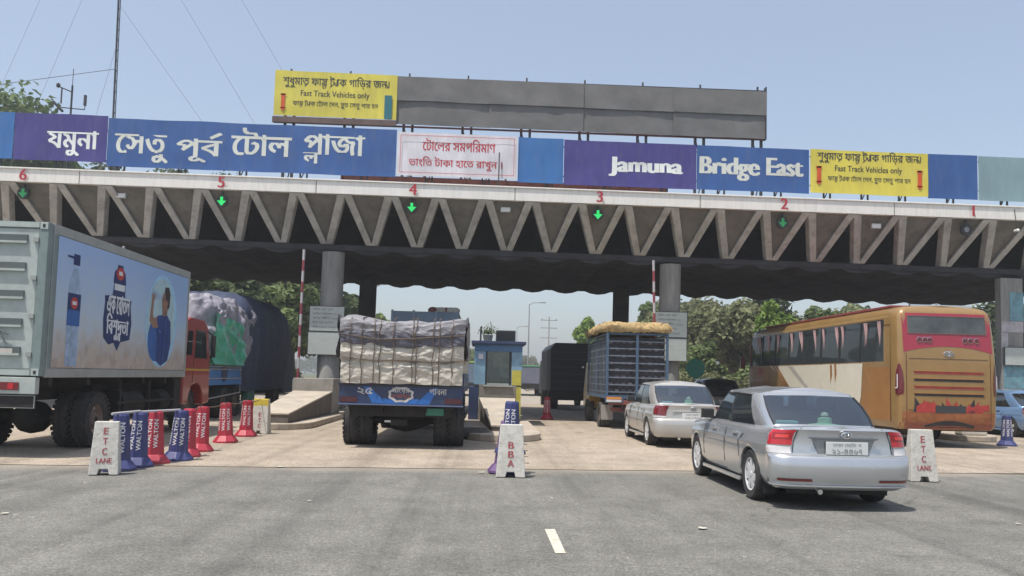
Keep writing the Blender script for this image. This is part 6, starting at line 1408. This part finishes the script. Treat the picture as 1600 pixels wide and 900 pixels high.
for k, (x, y, s, lab) in enumerate(((12.4, 51, 1.1, 'dusty low bush under the round green sign'), (15.8, 49, 1.2, 'green low bush behind the dark sedan'), (20.5, 50, 1.25, 'dusty low bush below the bright tree'), (24.5, 51, 1.2, 'green low bush at the coach front'), (14.2, 47.6, 1.0, 'dusty low bush just right of the round green sign'))): plant('olive_bush' if k % 2 == 0 else 'bush', x, y, s, lab, 'bushes beyond the coach', k * 1.1, 'bush')
for k, (x, y, s, lab) in enumerate(((-9.5, 58, 1.2, 'green low bush beside the left column foot'), (-14, 55, 1.3, 'green low bush behind the dark tarpaulin hump'), (-1.6, 82, 1.1, 'green low bush in the gap left of the booth'))): plant('bush', x, y, s, lab, 'bushes at the left verge', k * 1.3, 'bush')
# far wood line
q = MB(); rr2 = random.Random(31)
me = bpy.data.meshes.new('far_wood'); V = []; F = []
for k in range(30000):
    sd = rr2.choice((-1, 1)); x = sd * (22 + abs(rr2.gauss(0, 150))); y = 430 + rr2.uniform(0, 60); h = (9 + 4.5 * nz(x * .045, 3) + 2.5 * nz(x * .16, 8)); z = h * math.sqrt(rr2.random())
    s_ = rr2.uniform(.7, 1.7); i = len(V); a = rr2.uniform(0, 6.28)
    V += [(x, y, z), (x + s_ * math.cos(a), y + s_ * math.sin(a), z + rr2.uniform(-.5, .6)), (x + s_ * .4, y - .3, z + s_ * .8)]; F.append((i, i + 1, i + 2))
me.from_pydata(V, [], F); me.materials.append(lf_mid); o = bpy.data.objects.new('far_wood', me); col.objects.link(o); tag(o, 'dark line of far woods at the horizon', kind='stuff')
# grass verges
me = bpy.data.meshes.new('grass'); V = []; F = []; rg = random.Random(41)
for k in range(16000):
    sd = rg.choice((-1, 1)); y = 46 + rg.random() ** 1.6 * 60; x0 = 34 - (y - 46) * .03 if sd > 0 else 34; x = sd * rg.uniform(10.5, 42) if y > 48 else sd * rg.uniform(34.5, 50)
    if abs(x) < 34 - (y - 46) * .6: continue
    h = rg.uniform(.15, .5); a = rg.uniform(0, 6.28); i = len(V)
    V += [(x, y, -.02), (x + .08 * math.cos(a), y + .08 * math.sin(a), -.02), (x + rg.uniform(-.1, .1), y + rg.uniform(-.1, .1), h)]; F.append((i, i + 1, i + 2))
me.from_pydata(V, [], F); me.materials.append(lf_mid); o = bpy.data.objects.new('grass', me); col.objects.link(o); tag(o, kind='stuff')
# ------------------------------------------------------------------ lamps, poles, signs and traffic beyond
gal = mat('galvanised', (.30, .31, .32), rough=.5, metal=.3, var=.1)
def street_lamp(label, x, y, h, arm, rz=0):
    t = thing('street_lamp', label, 'street lamp', (x, y, 0), rz, 'street lamps beyond the gantry')
    MB().tube([(0, 0, 0), (0, 0, h * .6), (0, 0, h)], .10, gal, n=8, r2=.05).build('pole', t, smooth=True); MB().tube([(0, 0, h - .05), (arm * .3, 0, h + .18), (arm, 0, h + .22)], .045, gal, n=6).build('arm', t, smooth=True)
    MB().box(min(arm, arm * 1.45), max(arm, arm * 1.45), -.14, .14, h + .17, h + .29, gal).build('lamp_head', t, bevel=.03)
    MB().box(-.2, .2, -.2, .2, 0, .35, wall_m).build('footing', t)
street_lamp('grey street lamp beyond the booth with its arm to the right', 4.9, 88, 9.2, 1.2); street_lamp('far street lamp just left of the nearer one', 5.4, 130, 9.2, 1.2); street_lamp('street lamp rising from the bright trees over the sack truck', -8.1, 62, 7.9, 1.3); 
t = thing('power_pole', 'tall thin power pole with cross arms beyond the black truck', 'power pole', (12.0, 150, 0))
MB().tube([(0, 0, 0), (0, 0, 12.5)], .16, wall_m, n=8, r2=.10).build('pole', t, smooth=True)
for z in (11.8, 10.4, 8.6): MB().box(-1.5, 1.5, -.08, .08, z, z + .14, gal).build('cross_arm', t)
for x in (-1.3, 0, 1.3): MB().lathe([(.06, 0), (.09, .08), (.05, .25)], mat('insulator', (.25, .2, .18)), n=8, M=Matrix.Translation((x, 0, 11.94))).build('insulator', t)
t = thing('disc_sign', 'round green sign on a post left of the coach', 'sign', (10.35, 40, 0)); MB().tube([(0, .03, 0), (0, .03, 2.4)], .04, gal).build('post', t)
MB().lathe([(.44, 0), (.46, .01), (.46, .02), (.44, .03)], mat('sign_green', (.06, .36, .26), rough=.5, var=.15), axis='y', n=26, M=Matrix.Translation((0, -.03, 2.1))).build('disc', t)
t = thing('perimeter_wall', 'low pale wall and railing at the verge beyond the coach', 'wall', (0, 0, 0))
for k in range(9): MB().box(12.0 + k * 4, 15.9 + k * 4, 46.6, 46.8, 0, .55, wall_m).build('wall_section', t, bevel=.02)
for k in range(19): MB().box(12.0 + k * 2, 12.06 + k * 2, 46.66, 46.72, .55, 1.5, steel).build('rail_post', t)
for z in (.9, 1.2, 1.45): MB().box(12, 48, 46.68, 46.70, z, z + .04, steel).build('rail', t)
def far_truck(name, label, x, y, w, h, cm, roof, cab=True):
    t = thing(name, label, 'truck', (x, y, 0), 0, 'far traffic beyond the gantry')
    MB().box(-w / 2, w / 2, 0, 5.5, .95, h, cm).build('cargo_box', t, bevel=.05); MB().box(-w / 2 - .03, w / 2 + .03, -.03, 5.53, h + .002, h + .12, roof).build('cargo_roof', t, bevel=.03)
    MB().box(-w / 2 + .1, w / 2 - .1, -.04, .1, .55, .94, under_m).build('bumper', t)
    for x_, o in ((-w / 2 + .2, -1), (w / 2 - .2, 1)): truck_wheel(t, x_, 1.3, .46, .36, o); truck_wheel(t, x_, 6.2, .46, .26, o)
    MB().prism([(5.7, .5), (5.7, 2.3), (7.0, 2.3), (7.4, 1.5), (7.4, .5)], -w / 2 + .1, w / 2 - .1, 'x', roof).build('cab', t, bevel=.05)
    for sd in (-1, 1): MB().box(sd * (w / 2 - .25) - .14, sd * (w / 2 - .25) + .14, -.02, -.002, 1.0, 1.12, lamp_dkred).build('tail_light', t)
far_truck('far_truck', 'far grey truck with a green roof right of the booth', 3.9, 66, 2.2, 2.3, mat('far_grey', (.16, .17, .22), rough=.6, var=.2), mat('far_green', (.10, .30, .14), rough=.6)); far_truck('far_truck', 'far blue grey truck in the gap left of the booth', -.9, 60, 2.2, 2.4, mat('far_blue_grey', (.14, .19, .26), rough=.6, var=.2), mat('far_lime', (.30, .42, .08), rough=.6))
far_truck('far_truck', 'far pale lorry beside the black truck', 6.2, 95, 2.3, 2.6, mat('far_cream', (.48, .40, .34), rough=.6, var=.15), mat('far_rose', (.42, .26, .22), rough=.6)); far_truck('far_truck', 'far beige lorry far down the road', 3.0, 125, 2.3, 2.8, mat('far_beige', (.45, .40, .33), rough=.6), mat('far_brown', (.28, .2, .15), rough=.6))
# ------------------------------------------------------------------ hazy air
hm = bpy.data.materials.new('haze'); hm.use_nodes = True; N = hm.node_tree.nodes; N.remove(N['Principled BSDF'])
pv = N.new('ShaderNodeVolumePrincipled'); pv.inputs['Color'].default_value = (.90, .91, .92, 1); pv.inputs['Density'].default_value = .0015; pv.inputs['Anisotropy'].default_value = .3
hm.node_tree.links.new(pv.outputs[0], N['Material Output'].inputs['Volume'])
tag(MB().box(-900, 900, -240, 940, -1.2, 26, hm).build('haze'), kind='stuff')
